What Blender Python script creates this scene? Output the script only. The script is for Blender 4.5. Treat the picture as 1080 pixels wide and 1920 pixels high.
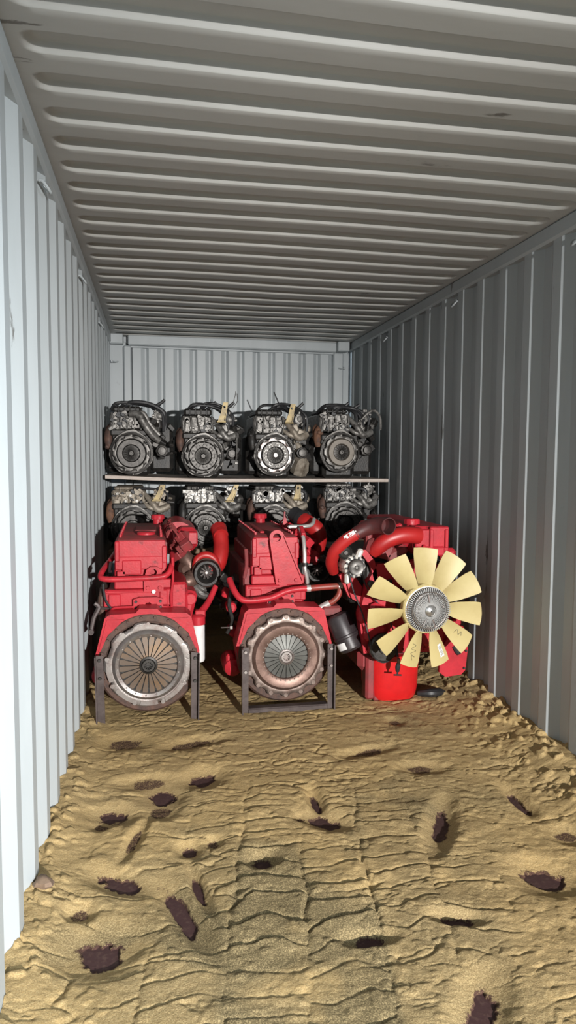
import bpy, math, random
import numpy as np
from mathutils import Matrix, Vector, Euler

for _o in list(bpy.data.objects):
    bpy.data.objects.remove(_o)
SC = bpy.context.scene
COL = SC.collection
PI = math.pi

# ------------------------------------------------------------------ camera
CAM_H = 1.510
def camera_axes(yaw, pitch, roll):
    cy, sy, cp, sp = math.cos(yaw), math.sin(yaw), math.cos(pitch), math.sin(pitch)
    f = Vector((sy * cp, cy * cp, -sp)); r = Vector((cy, -sy, 0)); d = f.cross(r)
    c, s = math.cos(roll), math.sin(roll)
    return c * r + s * d, c * d - s * r, f
cam_data = bpy.data.cameras.new('camera')
cam = bpy.data.objects.new('camera', cam_data); COL.objects.link(cam)
_r, _d, _f = camera_axes(0.18805, 0.07521, -0.00555)
cam.matrix_world = Matrix(((_r.x, -_d.x, -_f.x, 0), (_r.y, -_d.y, -_f.y, 0), (_r.z, -_d.z, -_f.z, CAM_H), (0, 0, 0, 1)))
cam_data.sensor_fit = 'VERTICAL'; cam_data.sensor_height = 36.0
cam_data.lens = 1313.8 / 1920 * 36.0
cam_data.clip_start = 0.05; cam_data.clip_end = 200
SC.camera = cam

# ------------------------------------------------------------------ light
w = bpy.data.worlds.new('sky'); SC.world = w; w.use_nodes = True
bg = w.node_tree.nodes['Background']
bg.inputs[0].default_value = (0.62, 0.78, 1.0, 1); bg.inputs[1].default_value = 0.13

def lamp(name, kind, loc, target, energy, color):
    d = bpy.data.lights.new(name, kind); d.energy = energy; d.color = color
    o = bpy.data.objects.new(name, d); COL.objects.link(o); o.location = loc
    o.rotation_euler = (Vector(target) - Vector(loc)).to_track_quat('-Z', 'Y').to_euler()
    return d
k = lamp('flood_lamp', 'SPOT', (1.72, -4.2, 1.85), (0.55, 3.6, 0.25), 4350, (1.0, 0.975, 0.945))
k.spot_size = math.radians(50); k.spot_blend = 1.0; k.shadow_soft_size = 0.05
a = lamp('daylight', 'AREA', (4.8, -2.2, 2.9), (-0.4, 3.2, 1.2) , 560, (0.78, 0.91, 1.0))
a.shape = 'RECTANGLE'; a.size = 2.6; a.size_y = 2.6

vs = SC.view_settings
vs.view_transform = 'Standard'; vs.look = 'None'; vs.gamma = 1.0; vs.exposure = 0.0
vs.use_curve_mapping = False

# ------------------------------------------------------------------ materials
def mat(name, col, rough=0.5, metal=0.0, col2=None, scale=20.0, lo=0.45, hi=0.65, bump=0.0, bscale=60.0,
        col3=None, scale3=4.0, lo3=0.58, hi3=0.66, stretch=None, spec=0.5):
    m = bpy.data.materials.new(name); m.use_nodes = True
    nt = m.node_tree; N = nt.nodes; L = nt.links; b = N['Principled BSDF']
    b.inputs['Roughness'].default_value = rough; b.inputs['Metallic'].default_value = metal
    b.inputs['Specular IOR Level'].default_value = spec
    b.inputs['Base Color'].default_value = (*col, 1)
    tc = N.new('ShaderNodeTexCoord'); vec = tc.outputs['Object']
    if stretch:
        mp = N.new('ShaderNodeMapping'); mp.inputs['Scale'].default_value = stretch
        L.new(vec, mp.inputs['Vector']); vec = mp.outputs['Vector']
    out = None
    def layer(prev, c, sc, l, h, det):
        n = N.new('ShaderNodeTexNoise'); n.inputs['Scale'].default_value = sc; n.inputs['Detail'].default_value = det
        n.inputs['Roughness'].default_value = 0.65
        L.new(vec, n.inputs['Vector'])
        r = N.new('ShaderNodeMapRange'); r.inputs['From Min'].default_value = l; r.inputs['From Max'].default_value = h
        L.new(n.outputs['Fac'], r.inputs['Value'])
        x = N.new('ShaderNodeMix'); x.data_type = 'RGBA'
        L.new(r.outputs['Result'], x.inputs['Factor'])
        if prev is None: x.inputs['A'].default_value = (*col, 1)
        else: L.new(prev, x.inputs['A'])
        x.inputs['B'].default_value = (*c, 1)
        return x.outputs['Result']
    if col2: out = layer(out, col2, scale, lo, hi, 6)
    if col3: out = layer(out, col3, scale3, lo3, hi3, 9)
    if out: L.new(out, b.inputs['Base Color'])
    if bump:
        n = N.new('ShaderNodeTexNoise'); n.inputs['Scale'].default_value = bscale; n.inputs['Detail'].default_value = 5
        L.new(vec, n.inputs['Vector'])
        bp = N.new('ShaderNodeBump'); bp.inputs['Strength'].default_value = bump; bp.inputs['Distance'].default_value = 0.004
        L.new(n.outputs['Fac'], bp.inputs['Height']); L.new(bp.outputs['Normal'], b.inputs['Normal'])
    return m

M = {}
M['paint'] = mat('container_paint', (0.425, 0.460, 0.475), 0.45, 0, (0.36, 0.39, 0.40), 2.2, 0.40, 0.75,
                 col3=(0.15, 0.15, 0.145), scale3=7.5, lo3=0.665, hi3=0.70, stretch=(1, 1, 0.22))
M['paint_roof'] = mat('roof_paint', (0.44, 0.44, 0.42), 0.5, 0, (0.36, 0.355, 0.335), 2.0, 0.40, 0.75,
                      col3=(0.15, 0.14, 0.125), scale3=5.0, lo3=0.665, hi3=0.70, stretch=(0.4, 1.6, 1))
M['red'] = mat('red_engine_paint', (0.47, 0.024, 0.036), 0.42, 0, (0.33, 0.017, 0.026), 9, 0.42, 0.70,
               col3=(0.10, 0.02, 0.02), scale3=11, lo3=0.60, hi3=0.70, bump=0.15, bscale=90, spec=0.3)
M['red_clean'] = mat('glossy_red_paint', (0.55, 0.012, 0.014), 0.30, 0, (0.42, 0.010, 0.012), 7, 0.45, 0.70)
M['red_dusty'] = mat('dusty_dark_red_paint', (0.26, 0.030, 0.034), 0.62, 0, (0.13, 0.035, 0.032), 8, 0.40, 0.66, bump=0.2, bscale=70)
M['rust_pipe'] = mat('worn_red_pipe', (0.30, 0.03, 0.025), 0.45, 0, (0.16, 0.05, 0.03), 14, 0.40, 0.62)
M['hose_shaded'] = mat('shade_darkened_hose', (0.075, 0.016, 0.016), 0.5, 0, (0.05, 0.02, 0.02), 14, 0.45, 0.65)  # hose colour darkened for the shadow it sits in
M['rust'] = mat('rusty_iron', (0.115, 0.062, 0.045), 0.65, 0.3, (0.06, 0.038, 0.032), 22, 0.40, 0.65, bump=0.25, bscale=140)
M['bronze'] = mat('bronzed_steel', (0.21, 0.135, 0.108), 0.45, 0.6, (0.13, 0.075, 0.06), 18, 0.42, 0.66, bump=0.1, bscale=160)
M['frame_iron'] = mat('dark_frame_iron', (0.085, 0.066, 0.062), 0.5, 0.3, (0.05, 0.036, 0.034), 16, 0.40, 0.65, bump=0.15)
M['steel'] = mat('worn_bright_steel', (0.33, 0.305, 0.29), 0.38, 0.75, (0.19, 0.13, 0.115), 12, 0.46, 0.72, bump=0.1, bscale=150)
M['steel_brown'] = mat('brown_stained_steel', (0.25, 0.20, 0.175), 0.42, 0.65, (0.13, 0.085, 0.07), 14, 0.44, 0.68, bump=0.1, bscale=150)
M['finger_brown'] = mat('brown_spring_steel', (0.14, 0.105, 0.08), 0.5, 0.4, (0.19, 0.11, 0.05), 7, 0.48, 0.7)
M['finger_grey'] = mat('grey_spring_steel', (0.105, 0.107, 0.098), 0.45, 0.4, (0.075, 0.072, 0.065), 10, 0.45, 0.7)
M['greybrown'] = mat('grey_brown_clutch_face', (0.135, 0.118, 0.098), 0.5, 0.4, (0.10, 0.085, 0.07), 18, 0.42, 0.66)
M['dark_steel'] = mat('dark_oily_steel', (0.060, 0.056, 0.052), 0.42, 0.65, (0.028, 0.026, 0.024), 25, 0.42, 0.66, bump=0.15, bscale=120)
M['mid_steel'] = mat('dull_clutch_steel', (0.105, 0.099, 0.092), 0.42, 0.65, (0.055, 0.051, 0.047), 25, 0.42, 0.66, bump=0.1, bscale=120)
M['alu'] = mat('dirty_cast_aluminium', (0.235, 0.225, 0.21), 0.48, 0.5, (0.065, 0.06, 0.055), 26, 0.40, 0.62, bump=0.35, bscale=90)
M['alu_clean'] = mat('bright_cast_aluminium', (0.44, 0.425, 0.40), 0.45, 0.4, (0.16, 0.15, 0.135), 30, 0.42, 0.64, bump=0.25, bscale=90)
M['pale_alu'] = mat('pale_alternator_casting', (0.58, 0.56, 0.51), 0.5, 0.2, (0.42, 0.40, 0.36), 20, 0.45, 0.7)
M['red_hose'] = mat('red_silicone_hose', (0.38, 0.014, 0.014), 0.42, 0, (0.28, 0.012, 0.012), 9, 0.45, 0.7)
M['alu_tan'] = mat('tan_stained_aluminium', (0.33, 0.29, 0.235), 0.55, 0.35, (0.15, 0.12, 0.09), 18, 0.42, 0.66, bump=0.3, bscale=90)
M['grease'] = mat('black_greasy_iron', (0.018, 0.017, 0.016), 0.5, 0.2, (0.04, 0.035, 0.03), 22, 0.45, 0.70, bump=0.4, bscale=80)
M['black'] = mat('black_rubber', (0.016, 0.016, 0.018), 0.5, 0, (0.03, 0.03, 0.03), 30, 0.45, 0.7)
M['black_can'] = mat('black_filter_can', (0.028, 0.022, 0.024), 0.42, 0.1, (0.06, 0.05, 0.05), 20, 0.5, 0.75)
M['zinc'] = mat('yellow_zinc_plate', (0.22, 0.165, 0.07), 0.45, 0.4, (0.10, 0.075, 0.04), 22, 0.42, 0.66)
M['orange_rust'] = mat('orange_rusted_cast_iron', (0.19, 0.09, 0.05), 0.75, 0.1, (0.06, 0.035, 0.027), 16, 0.42, 0.65, bump=0.3)
M['white'] = mat('white_filter_paint', (0.72, 0.71, 0.70), 0.4, 0, (0.62, 0.60, 0.58), 9, 0.5, 0.75)
M['sticker'] = mat('paper_sticker', (0.75, 0.74, 0.72), 0.6)
M['ink'] = mat('dark_ink', (0.07, 0.065, 0.05), 0.6)
M['fan'] = mat('yellow_fan_plastic', (0.49, 0.405, 0.185), 0.5, 0, (0.42, 0.33, 0.14), 6, 0.45, 0.75,
               col3=(0.34, 0.26, 0.12), scale3=9, lo3=0.66, hi3=0.74)
M['hub'] = mat('machined_aluminium', (0.66, 0.66, 0.65), 0.28, 0.9, (0.40, 0.40, 0.39), 18, 0.5, 0.75)
M['pipe_alu'] = mat('aluminium_tube', (0.66, 0.63, 0.60), 0.35, 0.6, (0.50, 0.46, 0.43), 14, 0.5, 0.75)
M['ply'] = mat('pale_plywood', (0.50, 0.42, 0.36), 0.7, 0, (0.34, 0.27, 0.22), 5, 0.42, 0.68, stretch=(1, 8, 8))
M['ply_edge'] = mat('bare_plywood_edge', (0.50, 0.43, 0.38), 0.7, 0, (0.36, 0.30, 0.26), 14, 0.46, 0.7, stretch=(1, 1, 6))
M['timber'] = mat('rough_timber', (0.26, 0.18, 0.11), 0.8, 0, (0.17, 0.11, 0.07), 10, 0.42, 0.66, stretch=(6, 6, 1))
M['floor'] = mat('maroon_floor_board', (0.050, 0.020, 0.019), 0.75, 0, (0.085, 0.045, 0.035), 60, 0.50, 0.68, bump=0.3)
M['concrete'] = mat('yard_concrete', (0.34, 0.32, 0.29), 0.85, 0, (0.28, 0.26, 0.23), 1.5, 0.4, 0.7, bump=0.2)
M['pebble'] = mat('dull_brown_stone', (0.22, 0.15, 0.10), 0.8, 0, (0.15, 0.10, 0.07), 30, 0.45, 0.7)

def sand_material():
    m = bpy.data.materials.new('sand'); m.use_nodes = True
    nt = m.node_tree; N = nt.nodes; L = nt.links; b = N['Principled BSDF']
    b.inputs['Roughness'].default_value = 0.95; b.inputs['Specular IOR Level'].default_value = 0.15
    tc = N.new('ShaderNodeTexCoord')
    def noise(sc, det, ro=0.6, st=None):
        n = N.new('ShaderNodeTexNoise'); n.inputs['Scale'].default_value = sc; n.inputs['Detail'].default_value = det
        n.inputs['Roughness'].default_value = ro
        if st:
            mp = N.new('ShaderNodeMapping'); mp.inputs['Scale'].default_value = st
            L.new(tc.outputs['Object'], mp.inputs['Vector']); L.new(mp.outputs['Vector'], n.inputs['Vector'])
        else: L.new(tc.outputs['Object'], n.inputs['Vector'])
        return n.outputs['Fac']
    def rng(v, l, h):
        r = N.new('ShaderNodeMapRange'); r.inputs['From Min'].default_value = l; r.inputs['From Max'].default_value = h
        L.new(v, r.inputs['Value']); return r.outputs['Result']
    def mix(f, A, B, k=1.0):
        x = N.new('ShaderNodeMix'); x.data_type = 'RGBA'
        mu = N.new('ShaderNodeMath'); mu.operation = 'MULTIPLY'; mu.inputs[1].default_value = k
        L.new(f, mu.inputs[0]); L.new(mu.outputs[0], x.inputs['Factor'])
        for s, v in (('A', A), ('B', B)):
            if isinstance(v, tuple): x.inputs[s].default_value = (*v, 1)
            else: L.new(v, x.inputs[s])
        return x.outputs['Result']
    c = mix(rng(noise(1.6, 4), 0.40, 0.66), (0.45, 0.312, 0.138), (0.41, 0.295, 0.142))
    c = mix(rng(noise(1.15, 5, 0.6), 0.56, 0.72), c, (0.235, 0.185, 0.095), 0.6)          # damp grey-green patches
    c = mix(rng(noise(5.0, 6, 0.7, (0.6, 1.5, 1)), 0.58, 0.72), c, (0.19, 0.145, 0.075), 0.6)
    at_ = N.new('ShaderNodeAttribute'); at_.attribute_name = 'damp'
    c = mix(at_.outputs['Fac'], c, (0.14, 0.112, 0.060), 0.9)
    c = mix(rng(noise(240, 2), 0.45, 0.62), c, (0.60, 0.46, 0.24), 0.5)                 # pale grains
    c = mix(rng(noise(300, 2), 0.58, 0.68), c, (0.15, 0.10, 0.05), 0.6)                 # dark grains
    # maroon floor dust and grains mixed into the thin sand round the bare spots
    ab = N.new('ShaderNodeAttribute'); ab.attribute_name = 'bare'
    ad = N.new('ShaderNodeMath'); ad.operation = 'MULTIPLY_ADD'; L.new(ab.outputs['Fac'], ad.inputs[0]); ad.inputs[1].default_value = 0.75
    L.new(noise(170, 4, 0.75), ad.inputs[2])
    c = mix(rng(ad.outputs[0], 0.90, 1.12), c, (0.060, 0.028, 0.026), 0.95)
    L.new(c, b.inputs['Base Color'])
    bp = N.new('ShaderNodeBump'); bp.inputs['Strength'].default_value = 0.75; bp.inputs['Distance'].default_value = 0.006
    L.new(noise(110, 6, 0.7), bp.inputs['Height']); L.new(bp.outputs['Normal'], b.inputs['Normal'])
    return m
M['sand'] = sand_material()

# ------------------------------------------------------------------ mesh helpers
class MB:
    """collects shapes in world metres; build() links them as one mesh object"""
    def __init__(s): s.v = []; s.f = []
    def add(s, v, f):
        n = len(s.v); s.v += [tuple(map(float, p)) for p in v]; s.f += [tuple(i + n for i in q) for q in f]; return s
    def box(s, c, size, bev=0.0, rot=None):
        hx, hy, hz = size[0] / 2, size[1] / 2, size[2] / 2
        b = min(bev, hx * .9, hy * .9, hz * .9)
        R_ = Euler(rot).to_matrix() if rot else None
        V = []; F = []
        if b <= 0:
            V = [(x, y, z) for x in (-hx, hx) for y in (-hy, hy) for z in (-hz, hz)]
            F = [(0, 1, 3, 2), (4, 6, 7, 5), (0, 4, 5, 1), (2, 3, 7, 6), (0, 2, 6, 4), (1, 5, 7, 3)]
        else:
            idx = {}
            for sx in (-1, 1):
                for sy in (-1, 1):
                    for sz in (-1, 1):
                        for ax in range(3):
                            p = [sx * (hx - b), sy * (hy - b), sz * (hz - b)]
                            p[ax] = (sx, sy, sz)[ax] * (hx, hy, hz)[ax]
                            idx[(sx, sy, sz, ax)] = len(V); V.append(tuple(p))
            def q(*k): F.append(tuple(idx[i] for i in k))
            for sg in (-1, 1):
                q((sg, -1, -1, 0), (sg, 1, -1, 0), (sg, 1, 1, 0), (sg, -1, 1, 0))
                q((-1, sg, -1, 1), (1, sg, -1, 1), (1, sg, 1, 1), (-1, sg, 1, 1))
                q((-1, -1, sg, 2), (1, -1, sg, 2), (1, 1, sg, 2), (-1, 1, sg, 2))
            for s1 in (-1, 1):
                for s2 in (-1, 1):
                    q((s1, s2, -1, 0), (s1, s2, 1, 0), (s1, s2, 1, 1), (s1, s2, -1, 1))
                    q((s1, -1, s2, 0), (s1, 1, s2, 0), (s1, 1, s2, 2), (s1, -1, s2, 2))
                    q((-1, s1, s2, 1), (1, s1, s2, 1), (1, s1, s2, 2), (-1, s1, s2, 2))
                    for s3 in (-1, 1):
                        q((s1, s2, s3, 0), (s1, s2, s3, 1), (s1, s2, s3, 2))
        if R_: V = [tuple(R_ @ Vector(p)) for p in V]
        return s.add([(p[0] + c[0], p[1] + c[1], p[2] + c[2]) for p in V], F)
    def tube(s, pts, r, n=10, smooth=4, cap=True, wall=0.0):
        P = [Vector(p) for p in pts]
        R = list(r) if isinstance(r, (list, tuple)) else [r] * len(P)
        if smooth > 1 and len(P) > 2:
            Q = []; RR = []
            for i in range(len(P) - 1):
                p0 = P[max(i - 1, 0)]; p1 = P[i]; p2 = P[i + 1]; p3 = P[min(i + 2, len(P) - 1)]
                for k_ in range(smooth):
                    t = k_ / smooth
                    Q.append(0.5 * ((2 * p1) + (p2 - p0) * t + (2 * p0 - 5 * p1 + 4 * p2 - p3) * t * t + (3 * p1 - p0 - 3 * p2 + p3) * t ** 3))
                    RR.append(R[i] * (1 - t) + R[i + 1] * t)
            Q.append(P[-1]); RR.append(R[-1]); P, R = Q, RR
        T = [(P[min(i + 1, len(P) - 1)] - P[max(i - 1, 0)]).normalized() for i in range(len(P))]
        u = T[0].orthogonal().normalized(); V = []; F = []
        for i, p in enumerate(P):
            u = (u - T[i] * u.dot(T[i])); u = u.normalized() if u.length > 1e-6 else T[i].orthogonal().normalized()
            w_ = T[i].cross(u)
            for k_ in range(n):
                an = 2 * PI * k_ / n
                V.append(p + R[i] * (math.cos(an) * u + math.sin(an) * w_))
        m_ = len(P)
        for i in range(m_ - 1):
            for k_ in range(n):
                k2 = (k_ + 1) % n
                F.append((i * n + k_, i * n + k2, (i + 1) * n + k2, (i + 1) * n + k_))
        if cap:
            F.append(tuple(range(n))[::-1])
            if wall > 0:                                    # open mouth at the far end: a lip and an inner wall going back
                base = len(V); p, t = P[-1], T[-1]
                ring = [V[(m_ - 1) * n + k_] for k_ in range(n)]
                q = 1 - wall / R[-1]
                V += [p + (x - p) * q for x in ring]
                V += [p + (x - p) * q - t * R[-1] * 1.6 for x in ring]
                for k_ in range(n):
                    k2 = (k_ + 1) % n
                    F.append(((m_ - 1) * n + k_, (m_ - 1) * n + k2, base + k2, base + k_))
                    F.append((base + k_, base + k2, base + n + k2, base + n + k_))
                F.append(tuple(base + n + k_ for k_ in range(n)))
            else:
                F.append(tuple((m_ - 1) * n + k_ for k_ in range(n)))
        return s.add(V, F)
    def rod(s, p0, p1, r, r1=None, n=14):
        return s.tube([p0, p1], [r, r if r1 is None else r1], n, 1)
    def lathe(s, c, prof, n=48, axis=(0, 1, 0), rmod=None, ends=True):
        """prof: (radius, offset along axis) points; axis defaults to +y, away from the camera"""
        A = Vector(axis).normalized()
        U = Vector((0, 0, 1)).cross(A); U = U.normalized() if U.length > 1e-5 else Vector((1, 0, 0))
        Wv = A.cross(U); C = Vector(c); V = []; F = []
        for j, (r, h) in enumerate(prof):
            for k_ in range(n):
                an = 2 * PI * k_ / n
                rr = r * (rmod(an, j) if rmod else 1)
                V.append(C + A * h + rr * (math.cos(an) * U + math.sin(an) * Wv))
        for j in range(len(prof) - 1):
            for k_ in range(n):
                k2 = (k_ + 1) % n
                F.append((j * n + k_, j * n + k2, (j + 1) * n + k2, (j + 1) * n + k_))
        if ends:
            F.append(tuple(range(n))[::-1]); F.append(tuple((len(prof) - 1) * n + k_ for k_ in range(n)))
        return s.add(V, F)
    def prism(s, poly, y0, y1):
        """(x, z) outline pushed through y0..y1"""
        n = len(poly)
        V = [(x, y0, z) for x, z in poly] + [(x, y1, z) for x, z in poly]
        F = [tuple(range(n)), tuple(range(2 * n - 1, n - 1, -1))]
        F += [(i, i + n, (i + 1) % n + n, (i + 1) % n) for i in range(n)]
        return s.add(V, F)
    def holed(s, poly, hc, hr, y0, y1, n=32):
        """plate with a round hole; the outline must be star shaped about the hole"""
        outer = []; inner = []; m_ = len(poly)
        angs = sorted([2 * PI * i / n for i in range(n)] + [math.atan2(z - hc[1], x - hc[0]) % (2 * PI) for x, z in poly])
        for an in angs:
            dx, dz = math.cos(an), math.sin(an); best = None
            for i in range(m_):
                (x0, z0), (x1, z1) = poly[i], poly[(i + 1) % m_]
                ex, ez = x1 - x0, z1 - z0; den = dx * ez - dz * ex
                if abs(den) < 1e-12: continue
                t = ((x0 - hc[0]) * ez - (z0 - hc[1]) * ex) / den; u_ = ((x0 - hc[0]) * dz - (z0 - hc[1]) * dx) / den
                if t > 0 and -1e-6 <= u_ <= 1 + 1e-6 and (best is None or t > best): best = t
            best = best or hr * 1.05
            outer.append((hc[0] + dx * best, hc[1] + dz * best)); inner.append((hc[0] + dx * hr, hc[1] + dz * hr))
        N_ = len(outer); V = []
        for y in (y0, y1):
            V += [(x, y, z) for x, z in outer]; V += [(x, y, z) for x, z in inner]
        F = []
        for i in range(N_):
            j = (i + 1) % N_
            F += [(i, j, N_ + j, N_ + i), (2 * N_ + i, 3 * N_ + i, 3 * N_ + j, 2 * N_ + j),
                  (i, 2 * N_ + i, 2 * N_ + j, j), (N_ + i, N_ + j, 3 * N_ + j, 3 * N_ + i)]
        return s.add(V, F)
    def build(s, name, m, root=None, org=None, sharp=32, smooth=True):
        me = bpy.data.meshes.new(name)
        o_ = Vector(org) if org is not None else (root_world(root) if root else Vector((0, 0, 0)))
        me.from_pydata([(p[0] - o_.x, p[1] - o_.y, p[2] - o_.z) for p in s.v], [], s.f)
        me.validate(); me.update()
        import bmesh
        bm = bmesh.new(); bm.from_mesh(me); bmesh.ops.recalc_face_normals(bm, faces=bm.faces); bm.to_mesh(me); bm.free()
        if smooth:
            me.polygons.foreach_set('use_smooth', [True] * len(me.polygons))
            me.set_sharp_from_angle(angle=math.radians(sharp))
        me.materials.append(M[m])
        o = bpy.data.objects.new(name, me); COL.objects.link(o)
        if root: o.parent = root
        elif org is not None: o.location = o_
        return o
def root_world(o):
    p = Vector((0, 0, 0))
    while o: p = p + o.location; o = o.parent
    return p
def thing(name, label, cat, loc, group=None):
    o = bpy.data.objects.new(name, None); COL.objects.link(o); o.location = loc; o.empty_display_size = 0.1
    o['label'] = label; o['category'] = cat
    if group: o['group'] = group
    return o
def tag(o, label, cat, group=None, kind=None):
    o['label'] = label; o['category'] = cat
    if group: o['group'] = group
    if kind: o['kind'] = kind
    return o
def stuff(o): o['kind'] = 'stuff'; return o
def structure(o): o['kind'] = 'structure'; return o
def grid_object(name, X, Y, Z, m, smooth=True):
    ny, nx = X.shape
    me = bpy.data.meshes.new(name)
    co = np.stack([X, Y, Z], -1).reshape(-1, 3).astype(np.float32)
    i = np.arange(ny * nx).reshape(ny, nx)
    q = np.stack([i[:-1, :-1], i[:-1, 1:], i[1:, 1:], i[1:, :-1]], -1).reshape(-1, 4).astype(np.int32)
    me.vertices.add(len(co)); me.vertices.foreach_set('co', co.ravel())
    me.loops.add(q.size); me.loops.foreach_set('vertex_index', q.ravel())
    me.polygons.add(len(q)); me.polygons.foreach_set('loop_start', np.arange(0, q.size, 4, dtype=np.int32))
    me.polygons.foreach_set('loop_total', np.full(len(q), 4, dtype=np.int32))
    me.update(calc_edges=True)
    me.polygons.foreach_set('use_smooth', np.full(len(q), smooth))
    me.materials.append(M[m])
    o = bpy.data.objects.new(name, me); COL.objects.link(o); return o

# ------------------------------------------------------------------ container shell
XL, XR, Y0, Y1, ZT = -0.405, 1.945, 0.55, 6.95, 2.69
RAIL = 2.585
def corrugated(name, side, phase):
    """vertical trapezoid corrugation, 278 mm pitch, 36 mm deep, sheet with two faces"""
    cyc = [(0.0, 0), (0.072, 0), (0.140, 1), (0.210, 1)]
    ys = []; k_ = math.floor((Y0 - phase) / 0.278)
    while phase + k_ * 0.278 < Y1:
        for t, d in cyc:
            y = phase + k_ * 0.278 + t
            if Y0 <= y <= Y1: ys.append((y, d))
        k_ += 1
    x0 = XL if side < 0 else XR
    V = []; F = []; n = len(ys)
    for off in (0.0, 0.004):
        for z in (0.0, RAIL + 0.03):
            V += [(x0 + side * (0.036 * d + off), y, z) for y, d in ys]
    for i in range(n - 1):
        F += [(i, i + 1, n + i + 1, n + i), (2 * n + i, 3 * n + i, 3 * n + i + 1, 2 * n + i + 1)]
    mb = MB(); mb.add(V, F)
    return structure(mb.build(name, 'paint', smooth=False))
wall_left = corrugated('wall_left', -1, 2.09)
wall_right = corrugated('wall_right', 1, 3.17)

# back wall: narrower folds between a frame
xs = []; x = -0.20; k_ = 0
while x < 1.77:
    for t, d in ((0, 0), (0.080, 0), (0.116, 1), (0.130, 1)):
        if x + t < 1.775: xs.append((x + t, d))
    x += 0.154
xs.append((1.775, 0))
mb = MB(); n = len(xs)
mb.add([(x, Y1 + 0.028 * d, z) for z in (0, 2.60) for x, d in xs], [(i, i + 1, n + i + 1, n + i) for i in range(n - 1)])
wall_back = structure(mb.build('wall_back', 'paint', smooth=False))
mb = MB(); mb.box((0.785, Y1 - 0.005, 2.632), (2.05, 0.07, 0.10), 0.012); mb.box((0.785, Y1 + 0.0, 2.571), (2.05, 0.03, 0.018), 0.004)
structure(mb.build('trim_1', 'paint'))                                  # header beam
mb = MB(); mb.box((-0.245, Y1 - 0.005, 1.29), (0.075, 0.06, 2.58), 0.012)
structure(mb.build('trim_2', 'paint'))
mb = MB(); mb.box((1.825, Y1 - 0.005, 1.29), (0.105, 0.06, 2.58), 0.012)
structure(mb.build('trim_3', 'paint'))
mb = MB(); mb.box((-0.355, Y1 + 0.045, 1.30), (0.19, 0.05, 2.64), 0.006); mb.box((-0.345, Y1 - 0.02, 2.635), (0.125, 0.11, 0.095), 0.008)
structure(mb.build('trim_4', 'paint'))                                  # corner post and casting, left
mb = MB(); mb.box((1.93, Y1 + 0.055, 1.30), (0.16, 0.05, 2.64), 0.006); mb.box((1.855, Y1 - 0.07, 2.63), (0.12, 0.11, 0.095), 0.008)
structure(mb.build('trim_5', 'paint'))
for sgn, nm in ((-1, 'trim_6'), (1, 'trim_7')):                         # top side rails
    xi = XL + 0.012 if sgn < 0 else XR - 0.012
    mb = MB(); mb.box((xi + sgn * 0.035, (Y0 + Y1) / 2, RAIL + 0.052), (0.07, Y1 - Y0, 0.085), 0.012)
    structure(mb.build(nm, 'paint'))
# outside skin behind the corner gaps
mb = MB(); mb.box(((XL + XR) / 2, Y1 + 0.10, 1.35), (2.6, 0.02, 2.8)); structure(mb.build('trim_8', 'paint'))
# front corner posts, door header and sill at the open end behind the camera
mb = MB()
mb.box((XL - 0.07, Y0 - 0.06, 1.30), (0.14, 0.14, 2.75), 0.01); mb.box((XR + 0.07, Y0 - 0.06, 1.30), (0.14, 0.14, 2.75), 0.01)
mb.box(((XL + XR) / 2, Y0 - 0.06, 2.66), (2.36, 0.12, 0.10), 0.01); mb.box(((XL + XR) / 2, Y0 - 0.06, -0.05), (2.36, 0.12, 0.12), 0.01)
structure(mb.build('trim_9', 'paint'))

# roof: die-pressed channels, 210 mm pitch, rounded ends
def smoothstep(e0, e1, v):
    t = np.clip((v - e0) / (e1 - e0), 0, 1); return t * t * (3 - 2 * t)
gx = np.concatenate([np.linspace(XL - 0.04, XL + 0.30, 40), np.linspace(XL + 0.34, XR - 0.34, 24), np.linspace(XR - 0.30, XR + 0.04, 40)])
P_ = 0.2135; PH = 2.01
gy = []; k_ = math.floor((Y0 - PH) / P_) - 1
while PH + k_ * P_ < Y1 + 0.3:
    gy += [PH + k_ * P_ + t for t in (-0.117, -0.1145, -0.1135, -0.109, -0.105, -0.101, -0.0975, -0.0965, -0.08, -0.055, -0.03, -0.0195, -0.0185, -0.013, -0.009, -0.005, -0.0025, -0.0015, 0.03, 0.06)]
    k_ += 1
gy = np.array([y for y in sorted(gy) if Y0 - 0.02 < y < Y1 + 0.11])
GX, GY = np.meshgrid(gx, gy)
ph = (GY - PH + 0.118) / P_; ph = ph - np.floor(ph); yy = ph * P_ - 0.118        # channel between yy=-.104 and yy=-.012
cyc_, hw = -0.058, 0.050
qx = np.abs(GX - (XL + XR) / 2) - ((XR - XL) / 2 - 0.055 - 0.045); qy = np.abs(yy - cyc_) - (hw - 0.045)
sd = np.hypot(np.maximum(qx, 0), np.maximum(qy, 0)) + np.minimum(np.maximum(qx, qy), 0) - 0.045
GZ = ZT - 0.012 + 0.027 * np.clip((0.006 - sd) / 0.017, 0, 1)
GZ += 0.004 * np.sin(GX * 2.3 + GY * 1.7) * np.sin(GX * 1.1 + 0.4)
ceiling = structure(grid_object('ceiling', GX, GY, GZ, 'paint_roof'))

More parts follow.
